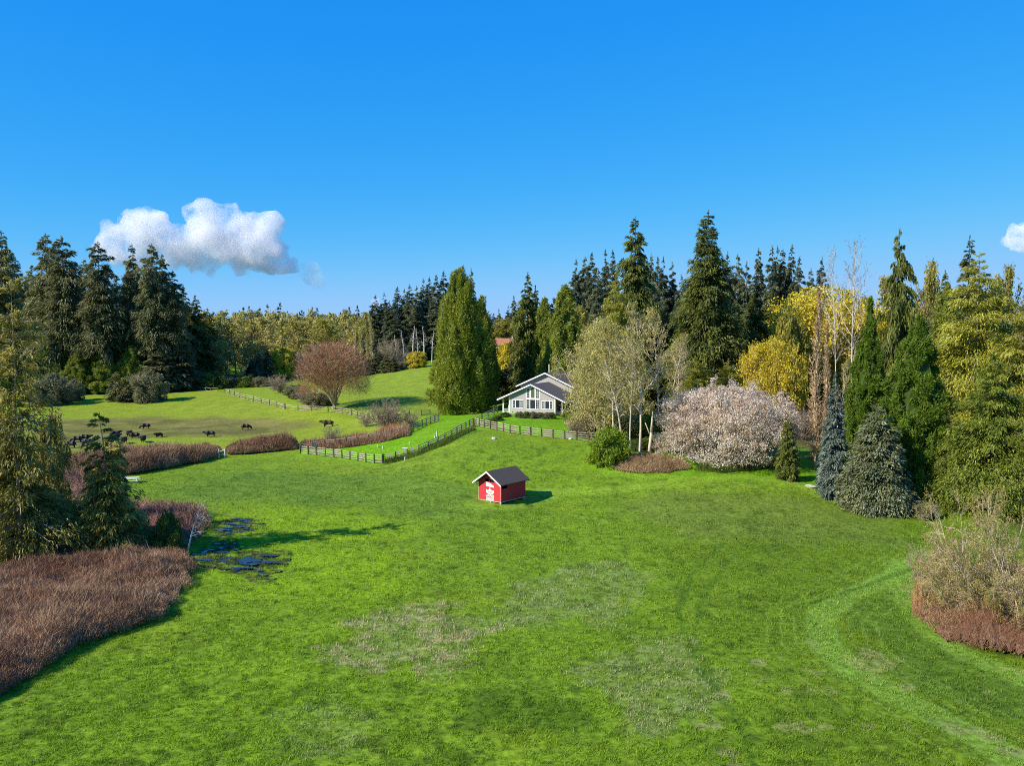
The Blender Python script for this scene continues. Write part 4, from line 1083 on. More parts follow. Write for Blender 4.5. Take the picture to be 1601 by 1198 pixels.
# px, foot row, heading (deg, 0 = facing right), grazing, coat, label
COWS = [
 (111, 700.5, 180, 1, 'cow', 'black cow grazing at the left end of the herd, nearest the hedge'),
 (121, 692, 180, 1, 'cow', 'black cow just behind the leftmost grazing cow'),
 (133, 689.5, 0, 0, 'cow', 'black cow farthest back in the left cluster of the herd'),
 (138, 695, 170, 0, 'cow', 'black cow partly behind the dun calf left of the small leaning tree'),
 (132, 701.5, 20, 0, 'cow_dun', 'dun brown calf standing before the black cows left of the leaning tree'),
 (174, 694.5, 150, 1, 'cow', 'black cow standing just right of the small leaning tree'),
 (181, 688.5, 60, 0, 'cow', 'black cow in the tight pair behind the leaning tree, the nearer one'),
 (179, 683.5, 30, 0, 'cow', 'black cow in the tight pair behind the leaning tree, the farther one'),
 (194, 693.5, 265, 0, 'cow_brown', 'dark brown cow facing the hedge, nearest its long shadow'),
 (202.5, 683, 265, 0, 'cow_brown', 'dark brown cow facing forward behind the middle of the herd'),
 (211, 686, 185, 0, 'cow', 'black cow side-on beside the brown cow in mid herd'),
 (224, 691.5, 275, 0, 'cow', 'black cow seen head-on at the right end of the herd'),
 (249, 684.5, 225, 0, 'cow', 'small black cow alone just right of the herd'),
 (228, 671, 190, 1, 'cow', 'black cow grazing on the brown patch behind the herd'),
 (329, 683.5, 185, 0, 'cow', 'black cow alone midway across the pasture'),
 (384, 672, 0, 1, 'cow', 'black cow with head down below the slanting split rail fence'),
 (513, 668, 180, 0, 'cow_brown', 'large dark cow standing behind the bare shrub by the paddock'),
]
for px, py, hd, g, m, lb in COWS:
    x, y = ground_at(px, py)
    s = .9 if 'calf' not in lb and 'small' not in lb else .75
    if 'large' in lb: s = 1.12
    o = link('cow', cm[(g, m)], None, (x, y, G(x, y)), math.radians(hd + 8), (s, s, s * .92)); tag(o, lb, 'cow', 'cattle grazing in the left pasture')

# ---- small things
def picnic():
    x, y = ground_at(205, 756)
    root = link('picnic_table', None, None, (x, y, G(x, y)), math.radians(12)); tag(root, 'small white picnic table at the end of the long hedge', 'picnic table')
    t = MB()
    for k in range(5): t.box(-1.1, 1.1, -.42 + k * .17, -.27 + k * .17, .80, .84)
    t.build('table_top', M['plastic_white'], root)
    for s in (-1, 1):
        MB().box(-1.1, 1.1, s * .85 - .14, s * .85 + .14, .46, .50).build('bench', M['plastic_white'], root)
        l = MB(); xx = s * .8
        l.beam((xx, -.8, 0), (xx, -.25, .8), .07, .1); l.beam((xx, .8, 0), (xx, .25, .8), .07, .1); l.beam((xx, -.9, .42), (xx, .9, .42), .06, .1)
        l.build('leg', M['plastic_white'], root)
picnic()
def rock(px, py, r, label, mat='rock', sq=.6, seed=1, name='rock'):
    rng = np.random.default_rng(seed); x, y = ground_at(px, py)
    bm = bmesh.new(); bmesh.ops.create_icosphere(bm, subdivisions=2, radius=1)
    for v in bm.verts: v.co *= 1 + rng.normal(0, .10); v.co.x *= r; v.co.y *= r * .8; v.co.z *= r * sq
    me = bpy.data.meshes.new(name); bm.to_mesh(me); bm.free(); me.materials.append(M[mat])
    tag(link(name, me, None, (x, y, G(x, y) + r * sq * .4), rng.random() * 3), label, name)
rock(772.5, 687, .45, 'pale boulder lying on the lawn below the house fence', seed=2)
rock(1267, 762, .7, 'flat pale stone on the lawn right of the small young spruce', sq=.35, seed=3)
rock(893, 687.5, .5, 'pale stone at the foot of the house lawn fence', sq=.5, seed=4)
def guard(px, py, h, label):
    x, y = ground_at(px, py); root = link('sapling_guard', None, None, (x, y, G(x, y))); tag(root, label, 'sapling guard', 'white sapling guards in the paddock')
    MB().cyl((0, 0, 0), (.03, 0, h), .07, .07).build('tube', M['plastic_white'], root)
    MB().box(.09, .13, -.02, .02, 0, h + .25).build('stake', M['wood_post'], root)
for px, py, h, lb in ((633, 720, .55, 'white sapling guard just inside the lower corner of the paddock'), (598, 703, .6, 'white sapling guard in the middle of the paddock'),
                      (590, 700, .5, 'white sapling guard left of the middle one in the paddock'), (640, 695, .5, 'white sapling guard beside the fallen white pipe'),
                      (683, 682, .9, 'white sapling guard highest up the paddock slope'), (680, 686, .5, 'white sapling guard just below the highest one'), (552, 697, .8, 'white sapling guard close to the back paddock fence')):
    guard(px, py, h, lb)
x, y = ground_at(634, 701); o = MB().beam((-.5, 0, .08), (.5, -.3, .08), .1, .1).build('pipe', M['plastic_white']); o.location = (x, y, G(x, y)); tag(o, 'short white pipe lying on the paddock grass', 'pipe')
def gate_thing():
    x, y = ground_at(347, 716); root = link('garden_ornament', None, None, (x, y, G(x, y))); tag(root, 'small white post frame standing in the gap between the two hedges', 'post frame')
    for s in (-1, 1): MB().box(s * .5 - .06, s * .5 + .06, -.06, .06, 0, 1.5).build('post', M['plastic_white'], root)
    m = MB(); m.beam((-.5, 0, 1.0), (.5, 0, 1.45), .05, .09); m.beam((-.5, .06, .5), (.5, .06, .6), .05, .09); m.build('rail', M['plastic_white'], root)
gate_thing()
def mulch(px, py, r, label):
    x, y = ground_at(px, py); rng = np.random.default_rng(3); n = 22; v = []; f = []
    for k, rr in enumerate((0, .5, .85, 1.0)):
        for i in range(n):
            a = 2 * PI * i / n; q = rr * r * (1 + (.1 * math.sin(a * 3) if k else 0)); X, Y = x + q * math.cos(a), y + q * math.sin(a)
            v.append((X - x, Y - y, G(X, Y) + (.14, .13, .10, -.05)[k] + (rng.random() * .05 if k < 3 else 0)))
    for k in range(3):
        for i in range(n): f.append((k * n + i, k * n + (i + 1) % n, (k + 1) * n + (i + 1) % n, (k + 1) * n + i))
    m = MB(); m.add(v, f); o = m.build('mulch_ring', M['mulch'], smooth=True); o.location = (x, y, 0); tag(o, label, 'mulch ring')
mulch(1229, 748.5, 1.15, 'round ring of brown bark mulch at the foot of the small young spruce')

# ------------------------------------------------------------------ planting
def place(proto, x, y, h=None, w=None, rz=0.0, name='tree', label=None, cat='tree', group=None, leanx=0.0):
    """copies a prototype (trunk + crown meshes) onto the ground; h, w = wanted height and crown radius"""
    sz = (h or proto['h']) / proto['h']; sx = (w or proto['R'] * sz) / proto['R']
    root = bpy.data.objects.new(name, None); sc.collection.objects.link(root)
    root.location = (x, y, G(x, y) - .05); root.rotation_euler = (0, leanx, rz); root.scale = (sx, sx, sz)
    tag(root, label, cat, group)
    for part in ('trunk', 'limbs', 'twigs', 'crown'):
        me = proto.get(part)
        if me is None: continue
        c = bpy.data.objects.new(part, me); sc.collection.objects.link(c); c.parent = root
    return root
def at(px, top, ys=None, base=None, **k):
    """ground point under column px (at distance ys, or where the foot shows) and the height that brings the top to row top"""
    if base is not None: x, y = ground_at(px, base)
    else:
        y = ys * K; x = xfac(px, 520) * y
    return x, y, ztop(top, y) - G(x, y)
def grow(proto, px, top, wpx, ys=None, base=None, **k):
    x, y, h = at(px, top, ys, base)
    w = None if wpx is None else wpx * .5 / F * y
    return place(proto, x, y, h, w, **k)

# prototypes ------------------------------------------------
FIR = [conifer(11 + i, 40, 6.0, c0=c0, nb=int(nb * 1.15), ns=85, L=.95, W=.30, rise=.12, droop=.42, pw=pw, irr=.38, hang=.35, mat='fir', gaps=.25, spread=.22, low=.45)
       for i, (c0, nb, pw) in enumerate([(.22, 340, .60), (.30, 300, .55), (.16, 380, .72), (.26, 320, .50)])]
FIRG = [conifer(31 + i, 36, 6.5, c0=.08, nb=450, ns=80, L=.95, W=.32, rise=.15, droop=.45, pw=.75, irr=.3, hang=.4, mat='fir_green', gaps=.10, spread=.24, low=.6) for i in range(2)]
FIRB = [conifer(51 + i, 34, 4.8, c0=.05, nb=340, ns=80, L=.95, W=.32, rise=.15, droop=.4, pw=.74, irr=.28, hang=.3, mat='fir_blue', gaps=.08, spread=.26) for i in range(4)]
GIANT = conifer(71, 46, 8.2, c0=.10, nb=720, ns=110, L=.85, W=.27, rise=.22, droop=.45, pw=.70, irr=.26, hang=.45, mat='fir_green', gaps=.14, spread=.24, low=.55)
LONE = conifer(72, 42, 6.6, c0=.22, nb=520, ns=100, L=.8, W=.25, rise=.05, droop=.45, pw=.62, irr=.30, hang=.55, mat='fir_green', gaps=.20, spread=.2, low=.7)
egg = lambda t: np.sin(np.clip(t * .86 + .14, 0, 1) ** .62 * PI) ** .75 * (1 - t * .15)
cone = lambda t: np.clip((1 - t), 0, 1) ** .92 * np.minimum(1, .80 + t * 2.2)
fat = lambda t: np.clip((1 - t), 0, 1) ** .74 * np.minimum(1, .80 + t * 2.0)
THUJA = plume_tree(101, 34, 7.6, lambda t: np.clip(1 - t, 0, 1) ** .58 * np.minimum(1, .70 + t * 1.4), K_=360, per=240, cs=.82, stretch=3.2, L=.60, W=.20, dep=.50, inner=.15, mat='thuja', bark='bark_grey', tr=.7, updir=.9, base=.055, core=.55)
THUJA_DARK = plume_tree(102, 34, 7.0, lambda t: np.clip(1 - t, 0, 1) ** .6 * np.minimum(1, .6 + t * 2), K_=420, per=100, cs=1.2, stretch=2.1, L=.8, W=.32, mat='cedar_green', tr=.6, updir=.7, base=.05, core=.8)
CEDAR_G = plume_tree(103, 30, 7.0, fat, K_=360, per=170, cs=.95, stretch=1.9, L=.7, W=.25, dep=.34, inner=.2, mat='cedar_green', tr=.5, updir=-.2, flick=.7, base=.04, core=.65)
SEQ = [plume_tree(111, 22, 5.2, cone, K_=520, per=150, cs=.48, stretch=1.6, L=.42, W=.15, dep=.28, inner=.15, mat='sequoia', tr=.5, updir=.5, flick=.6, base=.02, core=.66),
       plume_tree(112, 20, 6.4, fat, K_=600, per=150, cs=.55, stretch=1.5, L=.42, W=.15, dep=.30, inner=.15, mat='sequoia', tr=.5, updir=.4, flick=.6, base=.02, core=.66)]
CEDAR_O = [conifer(121 + i, 27, 7.8, c0=.04, nb=480, ns=170, L=.50, W=.14, rise=.32, droop=.42, pw=.80, irr=.42, hang=.7, mat='cedar_gold', bark='bark_grey', gaps=.24, spread=.20, low=.75) for i in range(2)]
CEDAR_O2 = conifer(125, 18, 7.0, c0=.02, nb=460, ns=200, L=.38, W=.11, rise=.26, droop=.34, pw=1.0, irr=.28, hang=.6, mat='cedar_green', gaps=.20, spread=.20, low=.85)
BSPR = conifer(131, 17, 2.5, c0=.01, nb=480, ns=75, L=.42, W=.17, rise=.15, droop=.35, pw=.80, irr=.16, hang=.2, mat='blue', spread=.25, low=.75, lateral=.8)
GSPR = conifer(132, 16, 5.0, c0=.0, nb=720, ns=85, L=.44, W=.18, rise=.12, droop=.34, pw=.62, irr=.14, hang=.2, mat='greyspruce', spread=.24, low=.9, lateral=.8)
YSPR = conifer(133, 8, 1.5, c0=.03, nb=260, ns=50, L=.30, W=.11, rise=.15, droop=.35, pw=.75, irr=.14, hang=.2, mat='fir_green', spread=.25, low=.8)
DROOP = conifer(134, 30, 6.4, c0=.06, nb=300, ns=85, L=1.0, W=.26, rise=.25, droop=.65, pw=.72, irr=.30, hang=2.2, mat='fir_green', gaps=.12, spread=.16, low=.8)
SCRAG = conifer(141, 27, 4.6, c0=.02, nb=320, ns=100, L=.48, W=.15, rise=.22, droop=.34, pw=.45, irr=.45, hang=.5, mat='scrag', bark='bark_grey', gaps=.33, spread=.17, low=.95, tr=.26, bend=.02)
SCRAG2 = conifer(142, 15, 2.2, c0=.03, nb=420, ns=80, L=.42, W=.14, rise=.35, droop=.5, pw=.45, irr=.4, hang=.6, mat='scrag', bark='bark_grey', gaps=.36, spread=.2, low=.9, tr=.22, bend=.05)
SCRAGLOW = plume_tree(143, 9, 4.2, lambda t: np.sqrt(np.clip(1 - t ** 1.5, 0, 1)), K_=150, per=120, cs=.8, stretch=1.4, L=.45, W=.17, mat='scrag', updir=-.1, flick=.8, core=.6, base=0)
SMALLC = conifer(151, 9, 2.0, c0=.04, nb=150, ns=40, L=.55, W=.22, rise=.2, droop=.4, pw=.7, irr=.2, hang=.2, mat='fir', spread=.25, low=.7)

# broadleaf trees
def dome(s): return np.sin(np.clip(s * .85 + .12, 0, 1) * PI) ** .6
TWL = dict(n=5, ang=35, len=.42, s0=.2, up=.15)
PINK = branchy(201, [((0, 0, 0), (.02, 0, 1), 3.0, .42)] + [((0, 0, 1.2), (math.cos(a) * .42, math.sin(a) * .42, 1), 11.5, .24) for a in np.linspace(0, 5.6, 9)] + [((0, 0, 2.2), (math.cos(a) * .14, math.sin(a) * .14, 1), 13.5, .24) for a in np.linspace(.4, 5.2, 4)],
               [dict(n=12, ang=42, len=.42, s0=.18, up=.35, rr=.4), dict(n=9, ang=36, len=.42, s0=.15, up=.3), dict(n=12, ang=32, len=.55, s0=.1, up=.3, tw=.085)], 'twig_pink', 'bark_grey', h=15, R=7, extra=[dome_shell('twig', 26000, 15.5, 7.2, 3.5, size=.75, asp=.055, depth=.75, lump=.08, mid=.45, seed=4)])
def pole_tree(seed, h, R, twig, bark, leaves=None, leaf_mat=None, tws=.10, n1=34, tw=.04, s0=.3, ang=55, top=25, r=.22, n2=7, n3=6, env=None, lens=None, lean=(0.02, 0)):
    return branchy(seed, [((0, 0, -.2), (lean[0], lean[1], 1), h, r)], [dict(n=n1, ang=ang, angtop=top, len=R / h, s0=s0, up=.25, rr=.35, env=env or (lambda s: np.sin(np.clip((s - s0) / (1 - s0) * .8 + .2, 0, 1) * PI) ** .7 + .1)),
                   dict(n=n2, ang=42, len=.42, s0=.2, up=.15), dict(n=n3, ang=36, len=.5, s0=.1, up=.1, tw=tw)], twig, bark, leaves, leaf_mat, twist=tws, h=h, R=R)
ALD = [pole_tree(211 + i, 19, 4.6, 'twig_tan', 'bark_grey', dict(n=2, size=.55, j=.25, asp=.5, hang=-1), ('alder', 'alder_green', 'alder')[i], n1=36, n2=6, n3=5, tw=.07, s0=.22, r=.18) for i in range(3)]
ALDP = pole_tree(221, 24, 5.0, 'twig_pale', 'bark_pale', dict(n=1, size=.32, j=.2, asp=.5, hang=-1), 'alder', n1=44, n2=9, n3=8, tw=.055, s0=.26, r=.26, ang=62, top=35)
ALDQ = pole_tree(222, 20, 3.4, 'twig_pale', 'bark_pale', dict(n=1, size=.28, j=.2, asp=.5, hang=-1), 'alder', n1=34, n2=8, n3=7, tw=.055, s0=.36, r=.20, ang=62, top=35, lean=(-.05, .02))
BUFF = branchy(223, [((0, 0, 0), (math.cos(a) * .62 - .12, math.sin(a) * .5, 1), 14, .20) for a in np.linspace(.2, 5.8, 8)], [dict(n=13, ang=50, len=.40, s0=.10, up=.12, rr=.4), dict(n=8, ang=42, len=.42, s0=.15, up=.0), dict(n=6, ang=36, len=.5, s0=.1, up=-.1, tw=.04)],
               'twig_pale', 'bark_pale', dict(n=2, size=.24, j=.30, asp=.6, hang=-.5), 'buff', h=16, R=7.8, extra=[dome_shell('leaf', 42000, 16, 7.8, .8, size=.27, asp=.6, depth=.7, lump=.32, mid=.30, seed=7, thin=.47)])
BIRCH = [pole_tree(231, 27, 5.0, 'twig_grey', 'bark_white', None, None, n1=30, n2=8, n3=7, tw=.055, s0=.35, tws=.05, r=.14, ang=50, top=28)]
POPL = pole_tree(241, 22, 2.3, 'twig_tan', 'bark_tan', None, None, n1=120, n2=9, n3=8, tw=.085, s0=.05, tws=.05, r=.20, ang=24, top=14, env=lambda s: 1.15 * np.clip(1.15 - s, .1, 1) ** .4)
POPR = pole_tree(242, 20, 2.4, 'twig_orange', 'bark_tan', None, None, n1=46, n2=7, n3=5, tw=.09, s0=.08, r=.25, ang=22, top=12, env=lambda s: 1.1 * np.clip(1.15 - s, .1, 1) ** .4)
POPP = pole_tree(243, 20, 2.6, 'twig_tan', 'bark_pale', dict(n=1, size=.4, j=.2, asp=.5), 'alder', n1=46, n2=6, n3=5, tw=.09, s0=.12, r=.25, ang=26, top=14, env=lambda s: 1.1 * np.clip(1.15 - s, .1, 1) ** .4)
POLE = pole_tree(244, 16, 1.3, 'twig_white', 'bark_white', None, tws=.03, n1=18, n2=5, n3=5, tw=.10, s0=.3, r=.16, ang=45, top=20)
FAN = lambda n, t, L, r, z=.8: [((0, 0, z), (math.cos(a) * t * (.6 + .5 * (i % 2)), math.sin(a) * t * (.6 + .5 * (i % 2)), 1), L, r) for i, a in enumerate(np.linspace(0, 2 * PI * (1 - 1 / n), n))]
YEL = branchy(251, [((0, 0, 0), (0, 0, 1), 1.2, .3)] + FAN(14, 1.3, 7.4, .15) + FAN(9, 3.0, 6.4, .12) + FAN(5, .4, 7.2, .14), [dict(n=12, ang=45, len=.42, s0=.2, up=.25, rr=.4), dict(n=8, ang=40, len=.42, s0=.2, up=.2), dict(n=5, ang=36, len=.5, s0=.1, up=.2, tw=.04)],
              'twig_tan', 'bark_tan', dict(n=2, size=.22, j=.16, asp=.7), 'yellow', h=8.6, R=7.2, extra=[dome_shell('leaf', 24000, 8.2, 6.6, 1.2, size=.22, asp=.7, depth=.7, lump=.30, mid=.4, seed=5, thin=.50)])
YELBIG = branchy(252, [((0, 0, 0), (0, 0, 1), 3, .4)] + FAN(12, .8, 14.5, .22, 2) + FAN(8, 2.0, 12, .18, 3), [dict(n=12, ang=45, len=.40, s0=.25, up=.25, rr=.4), dict(n=8, ang=40, len=.42, s0=.2, up=.2), dict(n=5, ang=36, len=.5, s0=.1, up=.2, tw=.05)],
              'twig_tan', 'bark_tan', dict(n=3, size=.46, j=.3, asp=.7), 'yellow', extra=[dome_shell('leaf', 24000, 19, 9, 3, size=.36, asp=.7, depth=.7, lump=.32, mid=.5, seed=6, thin=.48)], h=19, R=9)
CHERRY = branchy(261, [((0, 0, 0), (0, 0, 1), 1.2, .35)] + FAN(14, 1.9, 9.2, .17, .6) + FAN(8, .8, 7.6, .17, .8) + FAN(15, 4.2, 8.8, .13, .9),
              [dict(n=13, ang=48, len=.38, s0=.15, up=.25, rr=.4), dict(n=9, ang=42, len=.45, s0=.15, up=.1), dict(n=6, ang=36, len=.55, s0=.1, up=.05, tw=.035)],
              'twig_grey', 'bark', dict(n=4, size=.14, j=.16, asp=.8), 'blossom', h=8.5, R=9.5, extra=[dome_shell('leaf', 120000, 8.2, 9.0, .35, size=.13, asp=.8, depth=.55, lump=.30, mid=.25, pw=2.4, seed=2, thin=.46)])
LIME = plume_tree(271, 14, 5.5, lambda t: np.sqrt(np.clip(1 - np.abs((t - .42) / .60) ** 2.2, 0, 1)), K_=200, per=80, cs=1.3, stretch=1, L=.6, W=.4, mat='alder_green', updir=.2, flick=.9, core=.6, base=.1)
GOLDB = plume_tree(272, 7, 3.5, lambda t: np.sqrt(np.clip(1 - np.abs((t - .42) / .60) ** 2.2, 0, 1)), K_=120, per=70, cs=.8, stretch=1, L=.5, W=.3, mat='yellow', updir=.2, flick=.9, core=.6, base=.05)
BARESH = branchy(281, FAN(12, .9, 3.6, .06, 0), [dict(n=12, ang=45, len=.45, s0=.1, up=.1, rr=.5), dict(n=8, ang=42, len=.5, s0=.1, up=.0), dict(n=7, ang=36, len=.5, s0=.1, up=.0, tw=.035)], 'twig_grey', 'bark_grey', h=4, R=3.4)
BARESH_B = branchy(283, FAN(14, 1.2, 6.0, .09, 0) + FAN(8, .4, 6, .09, 0), [dict(n=13, ang=45, len=.42, s0=.1, up=.05, rr=.5), dict(n=9, ang=42, len=.5, s0=.1, up=-.1), dict(n=7, ang=36, len=.5, s0=.1, up=-.05, tw=.045)], 'twig_grey', 'bark_grey', h=6, R=5)
BRUSH = branchy(284, FAN(9, .7, 8.5, .07, 0) + FAN(12, 2.2, 6.5, .05, 0), [dict(n=14, ang=50, len=.42, s0=.12, up=-.1, rr=.5), dict(n=10, ang=48, len=.5, s0=.1, up=-.1), dict(n=9, ang=42, len=.5, s0=.1, up=-.1, tw=.022)], 'twig_tan', 'bark_pale', twist=.2, leaves=
               dict(n=1, size=.10, j=.1, asp=.6), leaf_mat='alder_green', h=9, R=6)
BUSHES = {k: bush(300 + i, 3.2, 2.2, k, K_=80, per=110, L=.26, W=.13) for i, k in enumerate(('bush', 'brightbush', 'greybush'))}

ORD = ['first', 'second', 'third', 'fourth', 'fifth', 'sixth', 'seventh', 'eighth', 'ninth', 'tenth', 'eleventh', 'twelfth', 'thirteenth', 'fourteenth', 'fifteenth', 'sixteenth', 'seventeenth', 'eighteenth', 'nineteenth', 'twentieth']
def stand(protos, rows, fmt, group, name, seed, cat='tree', wk=1.0):
    """rows: (px, top, wpx, ys); ordinal labels count from the left by where the tops stand"""
    rng = np.random.default_rng(seed); rows = sorted(rows, key=lambda r: r[0])
    for i, (px, top, w, ys) in enumerate(rows):
        grow(protos[int(rng.integers(len(protos)))], px, top, w * wk, ys=ys, rz=rng.random() * 6.28, name=name, label=fmt.format(ORD[i]), group=group, cat=cat)

# left tall firs (front rank), then a darker rank behind
stand(FIR, [(7, 362, 62, 226), (26, 398, 55, 236), (76, 367, 66, 224), (101, 371, 68, 220), (134, 408, 55, 238), (157, 380, 66, 218), (185, 432, 50, 232), (210, 384, 50, 226), (240, 383, 52, 220),
            (256, 400, 52, 226), (272, 424, 52, 222)], '{} tall dark fir from the left in the front rank behind the left pasture', 'tall firs behind the left pasture', 'fir_tree', 1)
stand(FIRG, [(-10, 430, 80, 246), (52, 415, 80, 250), (90, 430, 80, 248), (120, 430, 80, 252), (150, 450, 80, 246), (196, 435, 80, 250), (228, 418, 80, 248), (262, 440, 70, 246), (288, 446, 50, 240), (306, 462, 60, 236), (325, 482, 44, 246)],
      '{} fir from the left in the dense back rank of the left stand', 'dense firs behind the tall left ones', 'fir_tree', 2)
# under-storey at the feet of the left stand
stand([SMALLC, CEDAR_G, BUSHES['bush']], [(12, 560, 50, 214), (52, 560, 50, 216), (84, 545, 55, 218), (120, 552, 60, 214), (160, 548, 60, 216), (205, 540, 60, 218), (245, 548, 60, 216), (280, 540, 60, 220)],
      '{} low dark evergreen from the left at the foot of the left stand', 'low evergreens under the left firs', 'evergreen_shrub', 3, 'shrub')
# shrubs on the left pasture
grow(BUSHES['greybush'], 111, 596, 34, base=627, name='shrub', label='round grey green shrub standing on the left pasture beside the near cedar', cat='shrub')
grow(SMALLC, 181, 582, 30, base=628, name='conifer_shrub', label='pointed conifer at the left of the shrub clump on the pasture', cat='tree')
grow(SMALLC, 198, 588, 30, base=629, name='conifer_shrub', label='shorter pointed conifer in the middle of the shrub clump on the pasture', cat='tree')
grow(BUSHES['greybush'], 228, 583, 54, base=628, name='bare_shrub', label='round olive grey shrub at the right of the clump on the pasture', cat='shrub')
grow(BUSHES['greybush'], 75, 588, 60, base=633, name='shrub', label='wide dark shrub left of the round grey green one on the pasture', cat='shrub')
# far wood: hillside of alders and the skyline of small conifers, one mass each
def mass(name, protos, spots, label, kind='stuff', cat='wood', seed=0):
    rng = np.random.default_rng(seed); Vs = []; vs_ = []; par = {}
    for px, ys, hh, ww in spots:
        p = protos[int(rng.integers(len(protos)))]
        y = ys * K; x = xfac(px, 520) * y; sx = ww / p['R']; sz = hh / p['h']; a = rng.random() * 6.28; ca, sa = math.cos(a), math.sin(a); g = G(x, y)
        for part in ('crown', 'trunk', 'twigs'):
            me = p.get(part)
            if me is None: continue
            key = me.materials[0].name
            co = np.empty(len(me.vertices) * 3, np.float32); me.vertices.foreach_get("co", co); co = co.reshape(-1, 3)
            X = (co[:, 0] * ca - co[:, 1] * sa) * sx + x; Y = (co[:, 0] * sa + co[:, 1] * ca) * sx + y; Z = co[:, 2] * sz + g
            nl = len(me.loops); li = np.empty(nl, np.int32); me.loops.foreach_get("vertex_index", li)
            k = len(me.loops) // len(me.polygons)
            at_ = me.attributes.get("v"); v = np.full(len(me.polygons), .5, np.float32)
            if at_: at_.data.foreach_get("value", v)
            par.setdefault((key, k), [[], [], [], 0, me.materials[0]])
            e = par[(key, k)]; e[0].append(np.stack([X, Y, Z], -1)); e[1].append(li.reshape(-1, k) + e[3]); e[2].append(np.clip(v + rng.uniform(-.3, .3), 0, 1)); e[3] += len(co)
    V = []; Fs = []; vals = []; mi = []; off = 0; mats = []
    for (key, k), e in par.items():
        if e[4] not in mats: mats.append(e[4])
        v = np.concatenate(e[0]); f = np.concatenate(e[1]) + off; V.append(v); Fs.append(f); vals.append(np.concatenate(e[2])); mi.append(np.full(len(f), mats.index(e[4]), np.int32)); off += len(v)
    me = make_mesh(name, np.concatenate(V), Fs, None, val=np.concatenate(vals))
    for m in mats: me.materials.append(m)
    me.polygons.foreach_set("material_index", np.concatenate(mi))
    return tag(link(name, me), label, cat, kind=kind)
FARC = [conifer(401 + i, 22, 3.2, c0=.08, nb=90, ns=14, L=1.9, W=.9, rise=.1, droop=.35, pw=.7, irr=.25, mat='fir_blue') for i in range(3)]
FARA = [pole_tree(411 + i, 17, 5.0, 'twig_tan', 'bark_grey', dict(n=2, size=1.0, j=.5, asp=.6), ('alder', 'alder_green')[i], n1=22, n2=4, n3=3, tw=.2, s0=.2, r=.2) for i in range(2)]
rg = np.random.default_rng(77)
sp = [(px + rg.uniform(-3, 3), rg.uniform(440, 520), rg.uniform(13, 23) + (5 if rg.random() < .2 else 0), rg.uniform(2.6, 4.2)) for px in np.arange(250, 700, 3.6)]
sp += [(px + rg.uniform(-3, 3), rg.uniform(400, 460), rg.uniform(14, 22), rg.uniform(2.6, 4.2)) for px in list(np.arange(-300, 250, 10)) + list(np.arange(700, 2000, 9))]
mass('conifer_forest', FARC, sp, 'thin dark line of distant conifers along the horizon behind the alder wood', seed=5)
sp = []
for ys, h0, st in ((400, 19, 7), (370, 17, 8), (335, 15, 8), (300, 12, 8), (275, 10, 9)):
    sp += [(px + rg.uniform(-4, 4), ys + rg.uniform(-12, 12), h0 + rg.uniform(-1.5, 2.5), rg.uniform(4.5, 6)) for px in np.arange(280, 720, st)]
mass('alder_wood', FARA, sp, 'hazy buff green mass of budding alders on the far slope', seed=6)
# nearer alders one can tell apart
stand(ALD, [(322, 520, 60, 250), (346, 508, 62, 252), (368, 506, 70, 246), (392, 512, 60, 252), (352, 535, 55, 236), (384, 540, 60, 234), (420, 500, 66, 262), (450, 506, 60, 262), (478, 508, 60, 266), (500, 503, 66, 258), (522, 510, 56, 266), (405, 535, 45, 240), (470, 528, 50, 250)],
      '{} budding alder from the left along the edge of the far pasture', 'budding alders at the far pasture edge', 'alder_tree', 12)
stand(FIRB, [(403, 548, 20, 232), (416, 540, 26, 236), (392, 562, 26, 233)], '{} small dark conifer from the left before the alders', 'dark conifers before the alders', 'conifer_tree', 13)
grow(GOLDB, 443, 546, 34, ys=240, name='yellow_tree', label='small bright yellow tree left of the pink bare tree')
grow(BARESH_B, 471, 548, 36, ys=242, name='bare_tree', label='reddish bare tree behind, between the yellow tree and the pink tree')
grow(PINK, 522, 541, 112, base=640, name='bare_tree', label='wide bare tree with pinkish twigs beside the split rail fence', rz=.6)
grow(BARESH_B, 437, 586, 48, base=614, name='bare_shrub', label='rounded grey twiggy shrub left of the pink bare tree', cat='shrub')
grow(BUSHES['greybush'], 463, 603, 34, base=622, name='shrub', label='small tan green shrub right of the grey twiggy one', cat='shrub')
grow(BARESH_B, 484, 606, 62, base=634, name='bramble', label='low sprawling bramble under the left side of the pink tree', cat='shrub')
grow(BUSHES['greybush'], 497, 616, 38, base=636, name='shrub', label='low green tangle at the foot of the pink tree', cat='shrub')
stand([BUSHES['bush'], BUSHES['greybush']], [(290, 585, 40, 226), (312, 582, 40, 226), (335, 583, 44, 224), (360, 586, 40, 226), (385, 588, 36, 226), (408, 590, 30, 224)], '{} low bush from the left in the shade below the alders', 'low bushes below the alders', 'shrub', 14, 'shrub')
# poplars and pale poles by the crest
grow(POPR, 542, 508, 20, ys=238, name='poplar_tree', label='narrow red brown bare poplar, leftmost of the slender row')
stand([POPP], [(553, 510, 18, 244), (563, 514, 17, 240), (574, 505, 18, 244), (583, 500, 20, 240)], '{} slender buff poplar right of the red brown one', 'slender buff poplars', 'poplar_tree', 15)
stand([POLE], [(620, 522, 16, 236), (632, 515, 17, 236), (645, 508, 18, 238), (654, 512, 14, 236), (663, 508, 17, 238), (675, 515, 14, 236)], '{} white stemmed bare birch from the left below the dark fir stand', 'white stemmed birches', 'birch_tree', 16)
stand([SMALLC, FIRB[0]], [(552, 558, 22, 222), (562, 552, 24, 224), (573, 560, 20, 220), (583, 556, 22, 221), (594, 548, 26, 222), (604, 553, 24, 220), (614, 558, 22, 219)], '{} small dark conifer from the left in the row along the crest', 'row of small conifers on the crest', 'conifer_tree', 17)
